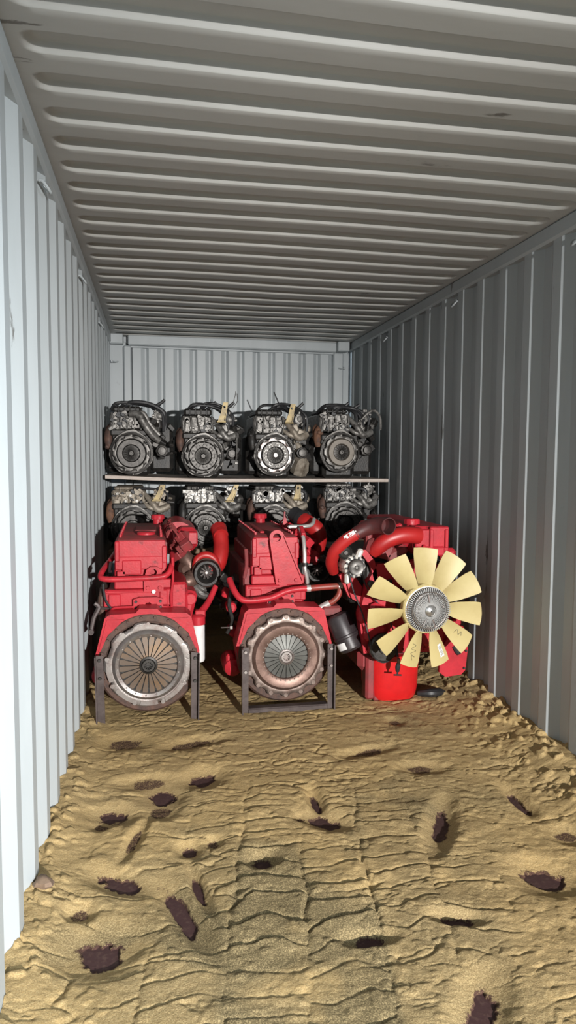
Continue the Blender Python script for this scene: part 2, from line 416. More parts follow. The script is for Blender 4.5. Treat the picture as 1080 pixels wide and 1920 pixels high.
# lashing rings welded under the rails
def ring(x, y, z, sg, parent):
    mb = MB(); pts = [(x - sg * (0.01 + 0.022 * math.sin(t)), y + 0.028 * math.cos(t), z - 0.02 * (1 - math.cos(2 * t) * 0.2) - 0.02 * math.sin(t)) for t in np.linspace(-0.3, PI + 0.3, 9)]
    mb.tube(pts, 0.0055, 7, 2); mb.box((x, y, z - 0.004), (0.02, 0.03, 0.012), 0.003)
    return mb.build('lashing_ring', 'paint', parent)
for y in (2.86, 4.26, 5.66): ring(XL - 0.005, y, 2.555, -1, wall_left)
for y in (3.04, 4.39, 5.79): ring(XR + 0.005, y, 2.555, 1, wall_right)
for x, sg in ((-0.36, 1), (1.85, -1)):
    mb = MB(); mb.tube([(x - .025, Y1 - 0.04, 2.425), (x, Y1 - 0.06, 2.418), (x + .03, Y1 - 0.04, 2.424)], 0.006, 7, 3)
    mb.box((x - 0.03 * sg, Y1 - 0.03, 2.425), (0.02, 0.06, 0.02), 0.003); mb.build('lashing_bar', 'paint', wall_back)

mb = MB(); mb.box(((XL + XR) / 2, (Y0 + Y1) / 2, -0.01), (XR - XL + 0.1, Y1 - Y0 + 0.12, 0.06)); structure(mb.build('floor', 'floor'))
mb = MB(); mb.box((0.8, -6.0, -0.16), (40, 40, 0.1)); structure(mb.build('ground', 'concrete'))

# ------------------------------------------------------------------ sand
def vnoise(x, y, seed):
    t = np.random.RandomState(seed).rand(256, 256)
    xi = np.floor(x).astype(int); yi = np.floor(y).astype(int); fx = x - xi; fy = y - yi
    fx = fx * fx * (3 - 2 * fx); fy = fy * fy * (3 - 2 * fy)
    g = lambda a_, b_: t[a_ & 255, b_ & 255]
    return (g(xi, yi) * (1 - fx) + g(xi + 1, yi) * fx) * (1 - fy) + (g(xi, yi + 1) * (1 - fx) + g(xi + 1, yi + 1) * fx) * fy
def fbm(x, y, seed, o=4):
    s_ = 0; a_ = 1; n_ = 0
    for i in range(o):
        s_ = s_ + a_ * vnoise(x * 2 ** i + 7.3 * i, y * 2 ** i + 3.1 * i, seed + i); n_ += a_; a_ *= 0.5
    return s_ / n_
# bare spots where the sand was scraped down to the maroon floor: x, y, half width, half length, turn
BARE = [(0.022,3.015,.055,.061,.4),(-.181,2.872,.056,.045,-.4),(-.222,2.793,.023,.026,0),(-.089,2.657,.016,.08,-.3),(-.131,2.397,.073,.035,-.6),
 (.073,2.198,.024,.127,.35),(.137,2.311,.013,.075,.2),(-.248,2.237,.027,.025,.3),(-.169,2.053,.066,.058,.3),(.116,2.564,.026,.03,.2),
 (.208,2.585,.02,.02,0),(.372,2.438,.033,.031,-.4),(.205,3.145,.058,.05,.6),(.667,2.677,.06,.038,-.8),(.668,2.836,.018,.061,0),
 (1.119,2.562,.03,.123,-.5),(1.529,2.682,.02,.081,0),(1.337,2.157,.063,.054,-.7),(.631,1.964,.045,.021,0),(.938,2.006,.044,.02,-.3),
 (.849,1.639,.039,.086,-.6),(-.161,3.613,.07,.057,0),(.191,3.544,.10,.035,.2),(1.041,3.286,.09,.028,.3),(1.237,3.065,.06,.035,-.1),
 (.01,2.865,.044,.041,0),(-.036,3.139,.08,.035,0),(1.578,2.389,.037,.036,-.5),(.579,2.714,.018,.02,0),(1.315,3.663,.03,.03,0)]
ny = int(math.log(7.0 / 0.62) / 0.0023)
sy_ = 0.62 * np.exp(np.linspace(0, math.log(6.99 / 0.62), ny)); sx_ = np.linspace(0, 1, 470)
def fold(y, phase):                                     # depth of the wall corrugation at y
    t = np.mod(y - phase, 0.278); return 0.036 * np.interp(t, [0, .072, .140, .210, .278], [0, 0, 1, 1, 0])
SX, SY = np.meshgrid(sx_, sy_)
_l = XL - fold(SY, 2.09) + .001; _r2 = XR + fold(SY, 3.17) - .001
SX = _l + (_r2 - _l) * SX
def lane_mask(SX, SY):
    u = SX - 0.19 * (SY - 1.7)
    return np.clip(smoothstep(.10, .20, u) * smoothstep(.66, .60, u) + 0.45 * smoothstep(-.5, .0, u) * smoothstep(1.3, .9, u), 0, 1)
BAREMAP = {}
def sand_height(SX, SY):
    wx = SX + 0.07 * (fbm(SX * 4, SY * 4, 31, 3) - 0.5); wy = SY + 0.10 * (fbm(SX * 3.5, SY * 3.5, 41, 3) - 0.5)
    h = 0.050 + 0.017 * (fbm(SX * 2.2, SY * 2.2, 1, 3) - 0.5) + 0.010 * (fbm(SX * 8, SY * 10, 5, 4) - 0.5) + 0.0045 * (fbm(SX * 40, SY * 46, 9, 3) - 0.5)
    near = smoothstep(3.4, 2.3, SY)
    # tyre tread: staggered rows of pads parted by grooves, in lanes that run a little to the right going in
    wx2 = SX - 0.19 * (SY - 1.7) + 0.05 * (fbm(SX * 5, SY * 5, 35, 2) - 0.5)
    ci = (wx2 - 0.155) / 0.232; col_i = np.floor(ci).astype(int); off = np.array([0, .42, .17, .63, .3, .81, .5, .12])[col_i & 7]
    s_ = wy / 0.100 + off + 0.7 * (vnoise(SX * 9, SY * 5, 77) - 0.5); s_ = s_ - np.floor(s_)
    gd = np.minimum(s_, 1 - s_); lane = lane_mask(SX, SY)
    mk = (0.25 + 0.75 * smoothstep(0.34, 0.56, fbm(SX * 3.2, SY * 3.2, 55, 3))) * lane * near
    h += mk * (0.0085 * s_ - 0.012 * np.exp(-(gd / 0.055) ** 2))
    cx_ = ci - np.floor(ci); cd = np.minimum(cx_, 1 - cx_)
    h -= mk * 0.008 * np.exp(-(cd / 0.04) ** 2)
    # wind-blown wavy cracks and ridges, running across
    for sc, am, sd_, th in ((5.5, 0.0045, 61, .014), (9.0, 0.003, 66, .02), (3.2, 0.007, 71, .011)):
        n_ = fbm(wx * sc * 0.62, wy * sc * 1.7, sd_, 4); d_ = np.abs(n_ - 0.5)
        h -= am * np.exp(-(d_ / th) ** 2) * smoothstep(0.40, 0.62, vnoise(SX * 2.6, SY * 2.6, sd_ + 3)) * 1.0
        h += am * 0.25 * smoothstep(0.5, 0.56, n_)
    cl = smoothstep(0.60, 0.72, fbm(SX * 26, SY * 22, 88, 2))                      # clods
    edge = smoothstep(0.40, 0.0, XR - SX); edl = smoothstep(0.16, 0.0, SX - XL)
    h += cl * (0.003 + 0.016 * edge + 0.008 * edl)
    h += 0.075 * edge ** 1.3 * (0.7 + 0.6 * fbm(SX * 5, SY * 7, 91, 3)) + 0.035 * edl * (0.4 + fbm(SX * 5, SY * 5, 95, 3))
    h = np.maximum(h, 0.030); bare = np.zeros_like(h)
    for bi_, (px, py, rx, ry, t) in enumerate(BARE):
        full = bi_ in (0, 1, 4, 5, 6, 8, 9, 11, 12, 13, 14, 15, 16, 17, 18, 19, 20); rx, ry = rx * .88, ry * .88; lowest = .12 if full else .40
        dx, dy = SX - px, SY - py; c, s2 = math.cos(t), math.sin(t)
        u = (dx * c + dy * s2) / rx; v = (-dx * s2 + dy * c) / ry
        sel = (np.abs(dx) < 0.3) & (np.abs(dy) < 0.3)
        d0 = np.hypot(u, v)
        d_ = d0 + 1.2 * (fbm(SX * 24, SY * 20, 101, 3) - 0.5) + 0.35 * (vnoise(SX * 90, SY * 70, 111) - 0.5)
        f_ = smoothstep(1.15, 0.95, d_) * sel * (1.0 if full else 0.0)
        h = np.where(sel, 0.0226 + (h - 0.0226) * (lowest + (1 - lowest) * smoothstep(0.9, 3.2, d0)), h)
        h = h * (1 - f_) + 0.010 * f_
        bare = np.maximum(bare, smoothstep(1.75, 0.95, d_) * sel * (1.0 if full else 0.80))
    BAREMAP['v'] = bare
    return np.where(h < 0.021, 0.012, h)
SZ = sand_height(SX, SY)
_so = grid_object('sand', SX, SY, SZ, 'sand')
_so.data.attributes.new('bare', 'FLOAT', 'POINT').data.foreach_set('value', BAREMAP['v'].ravel().astype(np.float32))
_da = np.clip(lane_mask(SX, SY) * smoothstep(3.3, 2.2, SY) * smoothstep(0.30, 0.50, fbm(SX * 3.4, SY * 2.2, 201, 4)) + 0.5 * smoothstep(.66, .74, fbm(SX * 2.1, SY * 3.0, 211, 4)), 0, 1)
_so.data.attributes.new('damp', 'FLOAT', 'POINT').data.foreach_set('value', _da.ravel().astype(np.float32))
tag(_so, 'yellow loose sand spread over the container floor with tyre treads', 'sand', kind='stuff')
def sand_at(x, y): return float(sand_height(np.array([[x]]), np.array([[y]]))[0, 0])

# ------------------------------------------------------------------ clutch on a flywheel face
def clutch(root, c, R_, r_face, r_fing, n, m_cover, m_face, m_fing, m_hub, ears=9, win=False, r_hub=0.2, slot=0.10, pads=()):
    kb = R_ / .24
    """c: centre of the front plane; parts: clutch_cover, pressure_ring, diaphragm_spring, release_hub, bolts"""
    x, y, z = c
    def lob(an, j): return 1 + (0.035 * max(-1, min(1, 2.2 * math.cos(ears * an))) if j in (2, 3, 4) else 0)
    mb = MB(); mb.lathe(c, [(r_face - .004, .012), (r_face + .006 * kb, .010), (R_ * .93, .013), (R_ * .965, .020), (R_ * .965, .052), (r_face, .052)], 108, rmod=lob, ends=False)
    for pa, pw in pads:                                   # raised pressed pads on the rim
        q = [(x + r * math.cos(t), y + .004, z + r * math.sin(t)) for r, ts in ((r_face + .006, np.linspace(pa - pw, pa + pw, 7)), (R_ * .955, np.linspace(pa + pw, pa - pw, 7))) for t in ts]
        q2 = [(p[0], y + .016, p[2]) for p in q]; m_ = len(q)
        mb.add(q + q2, [tuple(range(m_))] + [(i, (i + 1) % m_, m_ + (i + 1) % m_, m_ + i) for i in range(m_)])
    mb.build('clutch_cover', m_cover, root)
    mb = MB()
    mb.lathe(c, [(r_fing * 1.0, .010), (r_fing * 1.03, -.002), (r_fing * 1.14, -.010), (r_face * .90, -.010), (r_face * .97, .0), (r_face * 1.0, .012), (r_fing, .03)], 72, ends=False)
    mb.build('pressure_ring', m_face, root)
    mb = MB()
    r0 = r_fing * (r_hub + .10)
    for i in range(n):                                   # diaphragm fingers, slots between them
        a0 = 2 * PI * (i + slot) / n; a1 = 2 * PI * (i + 1 - slot) / n; am = (a0 + a1) / 2
        rr = [(r0, a0 + .05 / n, a1 - .05 / n, .0), (r_fing * .62, a0 - .0 / n, a1, .006), (r_fing * .86, a0 - .2 / n, a1 + .2 / n, .010), (r_fing * 1.03, a0 + .45 / n, a1 - .45 / n, .012)]
        V = []
        for (r, p, q, d) in rr:
            for h in (0, .006):
                V += [(x + r * math.cos(p), y + d + h, z + r * math.sin(p)), (x + r * math.cos(q), y + d + h, z + r * math.sin(q))]
        F = []
        for j in range(3):
            b_ = j * 4
            F += [(b_, b_ + 1, b_ + 5, b_ + 4), (b_ + 2, b_ + 6, b_ + 7, b_ + 3), (b_, b_ + 4, b_ + 6, b_ + 2), (b_ + 1, b_ + 3, b_ + 7, b_ + 5)]
        mb.add(V, F)
    mb.build('diaphragm_spring', m_fing, root)
    mb = MB(); mb.lathe((x, y + .020, z), [(r_fing * 1.05, 0), (r_fing * 1.05, .02)], 48)
    mb.build('clutch_disc', 'grease', root)
    rh = r_fing * r_hub
    mb = MB()
    mb.lathe(c, [(rh * 1.5, .004), (rh * 1.45, -.006), (rh * 1.15, -.010), (rh * 1.05, -.004), (rh * .98, -.012), (rh * .66, -.012), (rh * .62, .012)], 40, ends=False)
    for i in range(10):
        an = 2 * PI * i / 10
        mb.box((x + rh * .56 * math.cos(an), y + .002, z + rh * .56 * math.sin(an)), (rh * .22, .016, rh * .14), rot=(0, -an, 0))
    mb.lathe((x, y + .010, z), [(rh * .62, 0), (rh * .62, .004)], 24)
    mb.build('release_hub', m_hub, root)
    mb = MB()
    for i in range(ears):
        an = 2 * PI * i / ears; r = R_ * .945
        mb.lathe((x + r * math.sin(an), y + .018, z + r * math.cos(an)), [(.008 * kb, -.010 * kb), (.008 * kb, .02)], 6)
        mb.lathe((x + r * math.sin(an), y + .026, z + r * math.cos(an)), [(.012 * kb, -.018), (.012 * kb, .01)], 10)
    for i in range(ears * 2):
        an = 2 * PI * (i + .25) / (ears * 2); r = r_face * .93 if win else (r_fing + .012)
        mb.lathe((x + r * math.sin(an), y - .012, z + r * math.cos(an)), [(.0042 * kb, 0), (.0042 * kb, .01)], 6)
    stuff(mb.build('bolt', m_cover if not win else 'dark_steel', root))
    if win:                                              # bright stepped castellations round the fingers
        mb = MB(); k2 = 9
        for i in range(k2):
            an = 2 * PI * i / k2
            for da in (-.17, .17):
                r = r_fing * 1.28
                mb.box((x + r * math.cos(an + da), y - .014, z + r * math.sin(an + da)), (.020, .010, .010), .002, rot=(0, -(an + da), 0))
            mb.box((x + r_fing * 1.50 * math.cos(an), y - .014, z + r_fing * 1.50 * math.sin(an)), (.009, .010, .032), .002, rot=(0, -an, 0))
        stuff(mb.build('spring_strap', win, root))

def bolt_set(root, pts, r, m, length=.012, n=6, y_axis=True, name='bolt'):
    mb = MB()
    for p in pts: mb.lathe(p, [(r * .9, -length), (r, -length * .8), (r, 0)], n, axis=(0, 1, 0) if y_axis else (0, 0, -1))
    return stuff(mb.build(name, m, root))

def arc(cx, cz, r, a0, a1, n):
    return [(cx + r * math.cos(a0 + (a1 - a0) * i / n), cz + r * math.sin(a0 + (a1 - a0) * i / n)) for i in range(n + 1)]

def red_core(root, dx, cl, body_x, head_x, top_z, y0, yb, rail=True):
    """flywheel housing, ring, block, head, rocker cover shared by the two clutch-end engines"""
    cx, cy, cz = cl
    # flywheel housing: an arch with sloping shoulders over the flywheel
    out = [(cx - .272, cz - .06), (cx - .290, cz + .055), (cx - .238, cz + .258), (cx - .215, cz + .278), (cx - .07, cz + .284), (cx - .05, cz + .306), (cx + .05, cz + .306),
           (cx + .07, cz + .284), (cx + .215, cz + .275), (cx + .240, cz + .255), (cx + .286, cz + .055), (cx + .272, cz - .06)]
    inn = arc(cx, cz, .268, math.asin(-.06 / .268) , PI - math.asin(-.06 / .268), 40)
    mb = MB(); mb.prism(out[::-1] + inn[::-1], y0 + .06, y0 + .23)
    mb.build('flywheel_housing', 'red', root)
    for sg in (-1, 1):       # raised shoulder pads
        mb = MB(); mb.prism([(cx + sg * .13, cz + .252), (cx + sg * .226, cz + .252), (cx + sg * .272, cz + .075), (cx + sg * .262, cz + .075), (cx + sg * .222, cz + .165)], y0 + .052, y0 + .075)
        mb.build('housing_shoulder', 'red', root)
    mb = MB(); mb.lathe((cx, y0 + .20, cz), [(.275, 0), (.275, .03)], 48); mb.build('rear_plate', 'grease', root)
    mb = MB()
    mb.lathe((cx, y0 + .055, cz), [(.236, .0), (.272, .0), (.284, .012), (.284, .05), (.236, .05)], 72, ends=False)
    mb.lathe((cx, y0 + .05, cz), [(.232, 0), (.240, .006), (.240, .05), (.1, .05)], 72, ends=False)
    mb.build('flywheel', 'rust', root)
    bolt_set(root, [(cx + .262 * math.sin(t), y0 + .055, cz + .262 * math.cos(t)) for t in np.linspace(-1.9, 1.9, 14)], .0085, 'rust')
    # block: wide flange, narrower courses above
    x0, x1 = body_x; h0, h1 = head_x
    mb = MB()
    mb.box(((x0 + x1) / 2, (y0 + .26 + yb) / 2, cz + .10), (x1 - x0, yb - y0 - .26, .52), .012)
    mb.build('engine_block', 'red', root)
    mb = MB()
    yf = y0 + .245
    mb.box(((x0 + x1) / 2, yf + .02, cz + .335), (x1 - x0 + .015, .05, .10), .006)
    mb.box(((h0 + x1) / 2, yf + .025, cz + .415), (x1 - h0, .05, .055), .006)
    mb.box((x0 + .055, yf + .0, cz + .325), (.07, .03, .075), .005); mb.box((x1 - .045, yf + .0, cz + .335), (.045, .03, .09), .005)
    mb.box(((x0 + x1) / 2 - .02, yf + .0, cz + .372), (x1 - x0 - .05, .02, .012), .003)
    mb.lathe((cx + .02, yf - .008, cz + .405), [(.034, 0), (.034, .02)], 24)
    mb.build('gear_case', 'red', root)
    mb = MB(); mb.holed([(cx - .085, cz + .268), (cx + .085, cz + .268), (cx + .085, cz + .335), (cx + .05, cz + .345), (cx - .05, cz + .345), (cx - .085, cz + .335)], (cx, cz + .300), .018, yf - .05, yf - .025)
    mb.build('mount_pad', 'red', root)
    bolt_set(root, [(cx + a_, yf - .05, cz + b_) for a_ in (-.07, .07) for b_ in (.288, .322)], .0085, 'grease')
    # cylinder head and rocker cover
    hb = cz + .44; hm = top_z - .115
    mb = MB(); mb.box(((h0 + h1) / 2, (y0 + .28 + yb) / 2, (hb + hm) / 2), (h1 - h0, yb - y0 - .28, hm - hb), .008); mb.build('cylinder_head', 'red', root)
    mb = MB()
    yv = y0 + .268
    V = []
    for y, ins, zt in ((yv, .0, top_z - .012), (yv + .02, .004, top_z), (yb - .12, .012, top_z + .01), (yb, .022, top_z - .02)):
        V += [(h0 + ins, y, hm), (h1 - ins, y, hm), (h1 - ins, y, zt - .02), (h1 - ins - .02, y, zt), (h0 + ins + .02, y, zt), (h0 + ins, y, zt - .02)]
    F = [(0, 1, 2, 3, 4, 5), tuple(range(23, 17, -1))]
    for j in range(3):
        for i in range(6): F.append((j * 6 + i, j * 6 + 6 + i, j * 6 + 6 + (i + 1) % 6, j * 6 + (i + 1) % 6))
    mb.add(V, F)
    mb.build('rocker_cover', 'red_dusty' , root)
    mb = MB()           # front cover plate of the head with raised corner posts
    mb.box(((h0 + h1) / 2, yv - .006, (hm + top_z - .03) / 2 + .002), (h1 - h0 - .02, .016, top_z - .03 - hm + .03), .004)
    mb.box((h0 + .018, yv - .014, top_z - .075), (.026, .02, .12), .005)
    mb.box((h1 - .016, yv - .014, top_z - .095), (.026, .02, .10), .005)
    mb.box(((h0 + h1) / 2 - .01, yv - .008, (hb + hm) / 2 + .035), (h1 - h0 - .03, .018, hm - hb - .05), .005)
    mb.box((h0 + .10, yv - .012, hm - .055), (.11, .02, .085), .005); mb.box((h0 + .04, yv - .012, hb + .03), (.05, .02, .05), .005)
    mb.build('front_cover', 'red', root)
    mb = MB()
    nb = 13
    for i in range(nb):
        y = yv + .05 + i * (yb - yv - .1) / (nb - 1)
        mb.lathe((h1 - .034, y, top_z + .012), [(.008, -.004), (.008, .012)], 6, axis=(0, 0, -1))
        mb.lathe((h0 + .034, y, top_z + .012), [(.008, -.004), (.008, .012)], 6, axis=(0, 0, -1))
    stuff(mb.build('cover_bolt', 'red', root))

def filler_cap(root, x, y, z, r, m='red'):
    mb = MB(); mb.lathe((x, y, z), [(r * .75, -.03), (r * .75, 0), (r, .002), (r, .028), (r * .92, .034), (r * .3, .036)], 40, axis=(0, 0, 1),
                        rmod=lambda an, j: 1 + (.05 * (1 if math.cos(12 * an) > 0 else 0) if j in (2, 3) else 0))
    return mb.build('oil_filler_cap', m, root)

def turbo(root, x, y, z, r, m_in='dark_steel', m_body='grease'):
    t = MB(); t.lathe((x, y, z), [(r * .98, -.028), (r * 1.04, -.02), (r * 1.04, 0), (r * .9, .012), (r * 1.15, .04), (r * 1.35, .09), (r * 1.2, .14), (r * .6, .17), (r * .6, .28)], 48, ends=False)
    t.lathe((x, y, z), [(r * .98, -.028), (r * .80, -.028), (r * .62, .03), (r * .45, .05)], 48, ends=False)
    hs = t.build('turbocharger', m_body, root)
    w_ = MB(); w_.lathe((x, y + .01, z), [(.008, 0), (r * .22, .008), (r * .26, .04), (r * .5, .05)], 20)
    for i in range(10):
        an = 2 * PI * i / 10
        w_.box((x + r * .34 * math.cos(an), y + .022, z + r * .34 * math.sin(an)), (r * .34, .02, .006), rot=(.5, -an, 0))
    w_.build('compressor_wheel', 'steel', hs)
    b_ = MB(); b_.lathe((x, y, z), [(r * 1.1, .002), (r * 1.16, .006), (r * 1.16, .018), (r * 1.1, .022)], 40, ends=False); b_.box((x + r * .9, y + .012, z - r * .78), (.03, .02, .02), .003, rot=(0, .8, 0))
    b_.build('band_clamp', 'rust', hs)
    # turbine side: dusty cast snail beside it
    return hs

# ------------------------------------------------------------------ red engine on the left
def engine_left():
    root = thing('diesel_engine', 'red diesel engine nearest the left wall, bright silver clutch ring, horizontal pipe across front', 'engine', (-.04, 4.4, .03))
    C = (-.043, 3.905, .361)
    red_core(root, 0, C, (-.290, .090), (-.236, .068), 1.045, 3.90, 5.15)
    clutch(root, C, .242, .200, .158, 24, 'steel', 'steel', 'finger_brown', 'dark_steel', ears=9, r_hub=.215, slot=.12, pads=[(1.50, .42), (2.35, .16), (.75, .2), (3.3, .25), (-.1, .22), (4.1, .3), (-.85, .3), (4.72, .22)])
    filler_cap(root, .018, 4.98, 1.085, .045)
    mb = MB(); mb.lathe((-.055, 4.36, 1.045), [(.055, -.01), (.055, .012), (.048, .018)], 36, axis=(0, 0, 1)); mb.build('blank_cap', 'red', root)
    mb = MB(); mb.box((-.06, 4.62, 1.053), (.13, .24, .012), .004); mb.build('cover_badge_plate', 'red_dusty', root)
    # steel stand bolted to the housing
    st = MB()
    st.prism([(-.330, .435), (-.285, .435), (-.278, .03), (-.325, .03)], 3.875, 3.882); st.prism([(-.330, .435), (-.323, .435), (-.318, .03), (-.325, .03)], 3.845, 3.88)
    st.build('stand_post', 'frame_iron', root)
    st = MB(); st.prism([(.192, .435), (.238, .425), (.232, .03), (.190, .03)], 3.875, 3.882); st.prism([(.231, .425), (.238, .425), (.232, .03), (.226, .03)], 3.84, 3.88)
    st.build('stand_post', 'frame_iron', root)
    for xa in (-.18, .14):
        st = MB(); st.box((xa, 4.30, .13), (.04, .04, .22), .004); st.build('rear_stand_leg', 'frame_iron', root)
    bolt_set(root, [(-.305, 3.872, .41), (-.303, 3.872, .31), (.214, 3.872, .40), (.212, 3.872, .27)], .010, 'dark_steel')
    # coolant pipe across the front
    mb = MB(); mb.tube([(-.235, 4.55, .93), (-.268, 4.30, .895), (-.300, 4.16, .862), (-.310, 4.11, .832), (-.280, 4.09, .820), (-.15, 4.09, .818), (.01, 4.09, .823), (.065, 4.10, .836), (.092, 4.14, .875), (.10, 4.3, .93)], .0165, 12, 5)
    mb.build('coolant_pipe', 'red', root)
    # lifting eye
    mb = MB(); mb.holed([(-.068, .735), (.045, .735), (.045, .80), (.033, .862), (.010, .880), (-.030, .880), (-.053, .862), (-.068, .80)], (-.011, .848), .019, 4.118, 4.142)
    mb.build('lifting_eye', 'red', root)
    bolt_set(root, [(-.045, 4.118, .758), (.024, 4.118, .758)], .012, 'red'); bolt_set(root, [(-.012, 4.125, .735)], .013, 'sticker')
    mb = MB()
    mb.tube([(.098, 4.14, .93), (.100, 4.13, .80), (.088, 4.125, .70), (.092, 4.125, .64)], .008, 8, 4)
    mb.build('fuel_line', 'red', root)
    mb = MB(); mb.tube([(-.25, 4.11, .640), (-.20, 4.10, .652), (.03, 4.10, .648), (.085, 4.12, .635), (.13, 4.15, .60)], .0075, 8, 4); mb.build('fuel_line', 'red', root)
    mb = MB(); mb.tube([(-.30, 4.15, .78), (-.285, 4.13, .69), (-.235, 4.12, .62), (-.20, 4.12, .585)], .007, 8, 4); mb.build('wiring_harness', 'black', root)
    mb = MB(); mb.tube([(-.255, 4.16, .91), (-.262, 4.13, .86), (-.25, 4.12, .86)], .008, 6, 3); mb.build('wiring_harness', 'black', root)
    # right flank: injection gear, intake, turbo
    rnd = random.Random(4); mb = MB()
    for i in range(26):
        y = 4.25 + rnd.random() * .7
        mb.box((.10 + rnd.random() * .09, y, .93 + rnd.random() * .13 - .02), (.02 + rnd.random() * .04, .03 + rnd.random() * .05, .02 + rnd.random() * .05), .004, rot=(rnd.random(), rnd.random(), rnd.random()))
    for i in range(8):
        y = 4.30 + i * .09
        mb.tube([(.07, y, 1.03), (.10, y - .01, 1.075 + rnd.random() * .02), (.145, y + .02, 1.02), (.15, y, .93)], .0065, 7, 3)
    stuff(mb.build('injector_line', 'red_dusty', root))
    mb = MB(); mb.box((.205, 4.85, .99), (.13, .60, .15), .03)
    mb.lathe((.150, 4.7, .975), [(.115, 0), (.115, .5)], 32)
    mb.build('intake_manifold', 'red', root)
    mb = MB(); mb.box((.225, 4.53, 1.00), (.085, .05, .085), .008); mb.build('intake_flange', 'red', root)
    mb = MB(); mb.box((.135, 4.5, .60), (.10, .7, .36), .015); mb.box((.17, 4.32, .62), (.12, .2, .2), .02, rot=(0, .25, 0)); mb.build('side_cover', 'red', root)
    mb = MB(); mb.lathe((.205, 4.20, .665), [(.030, 0), (.036, .004), (.036, .04)], 28); mb.tube([(.178, 4.18, .56), (.180, 4.17, .64), (.176, 4.18, .69)], .008, 8, 3); mb.build('breather_cap', 'red', root)
    mb = MB()
    mb.lathe((.205, 4.52, .80), [(.03, -.03), (.062, -.01), (.085, .04), (.07, .10), (.04, .13)], 28, axis=(.35, 1, .1))
    mb.tube([(.15, 4.6, .92), (.19, 4.55, .87), (.235, 4.54, .80)], [.035, .05, .06], 14, 4)
    mb.tube([(.16, 4.46, .74), (.20, 4.44, .73), (.24, 4.47, .76)], [.045, .055, .05], 14, 4)
    mb.build('turbine_housing', 'bronze', root)
    turbo(root, .318, 4.42, .787, .080)
    mb = MB(); mb.tube([(.415, 4.66, 1.045), (.420, 4.62, 1.02), (.425, 4.58, .95), (.415, 4.54, .88), (.385, 4.52, .82), (.335, 4.52, .80)][::-1], [.06, .058, .052, .050, .052, .055], 20, 5, wall=.006)
    mb.tube([(.245, 4.46, .81), (.262, 4.47, .87), (.315, 4.47, .895), (.37, 4.47, .87), (.40, 4.47, .80)], [.018, .024, .026, .026, .02], 12, 4)
    mb.build('intake_elbow', 'red_hose', root)
    mb = MB(); mb.tube([(.375, 4.42, .70), (.325, 4.36, .615), (.275, 4.30, .565)], [.018, .020, .024], 12, 4); mb.box((.268, 4.30, .555), (.065, .05, .05), .006); mb.build('turbo_drain', 'red', root)
    mb = MB(); mb.box((.275, 4.44, .675), (.08, .06, .07), .015, rot=(0, .5, 0)); mb.tube([(.24, 4.42, .70), (.28, 4.40, .66), (.33, 4.41, .64)], [.02, .03, .02], 10, 3); mb.build('turbo_bracket', 'alu', root)
    mb = MB(); mb.lathe((.252, 4.27, .262), [(.030, 0), (.040, .006), (.043, .02), (.043, .225), (.036, .235)], 36, axis=(0, 0, 1)); mb.build('oil_filter', 'white', root)
    mb = MB(); mb.lathe((.252, 4.27, .497), [(.046, 0), (.046, .05), (.03, .06)], 28, axis=(0, 0, 1)); mb.build('filter_head', 'red', root)
    # left flank
    mb = MB(); mb.tube([(-.345, 4.10, .68), (-.322, 4.10, .655), (-.348, 4.08, .60), (-.362, 4.06, .53)], [.012, .015, .013, .011], 8, 4); mb.tube([(-.322, 4.10, .655), (-.295, 4.12, .645), (-.27, 4.14, .64)], .008, 8, 3); mb.lathe((-.362, 4.045, .525), [(.016, 0), (.016, .03)], 14)
    mb.build('shift_lever', 'frame_iron', root)
    mb = MB(); mb.lathe((-.322, 4.08, .245), [(.02, 0), (.044, .02), (.050, .06), (.050, .22)], 28); mb.build('starter_motor', 'red', root)
    mb = MB(); mb.tube([(-.30, 4.2, .74), (-.312, 4.2, .66), (-.305, 4.2, .56)], [.02, .026, .022], 10, 3); mb.box((-.31, 4.5, .66), (.04, .5, .16), .01); mb.build('side_bracket', 'rust', root)
    mb = MB(); mb.box((-.08, 4.7, .20), (.30, .75, .22), .03); mb.build('oil_sump', 'red_dusty', root)
engine_left()

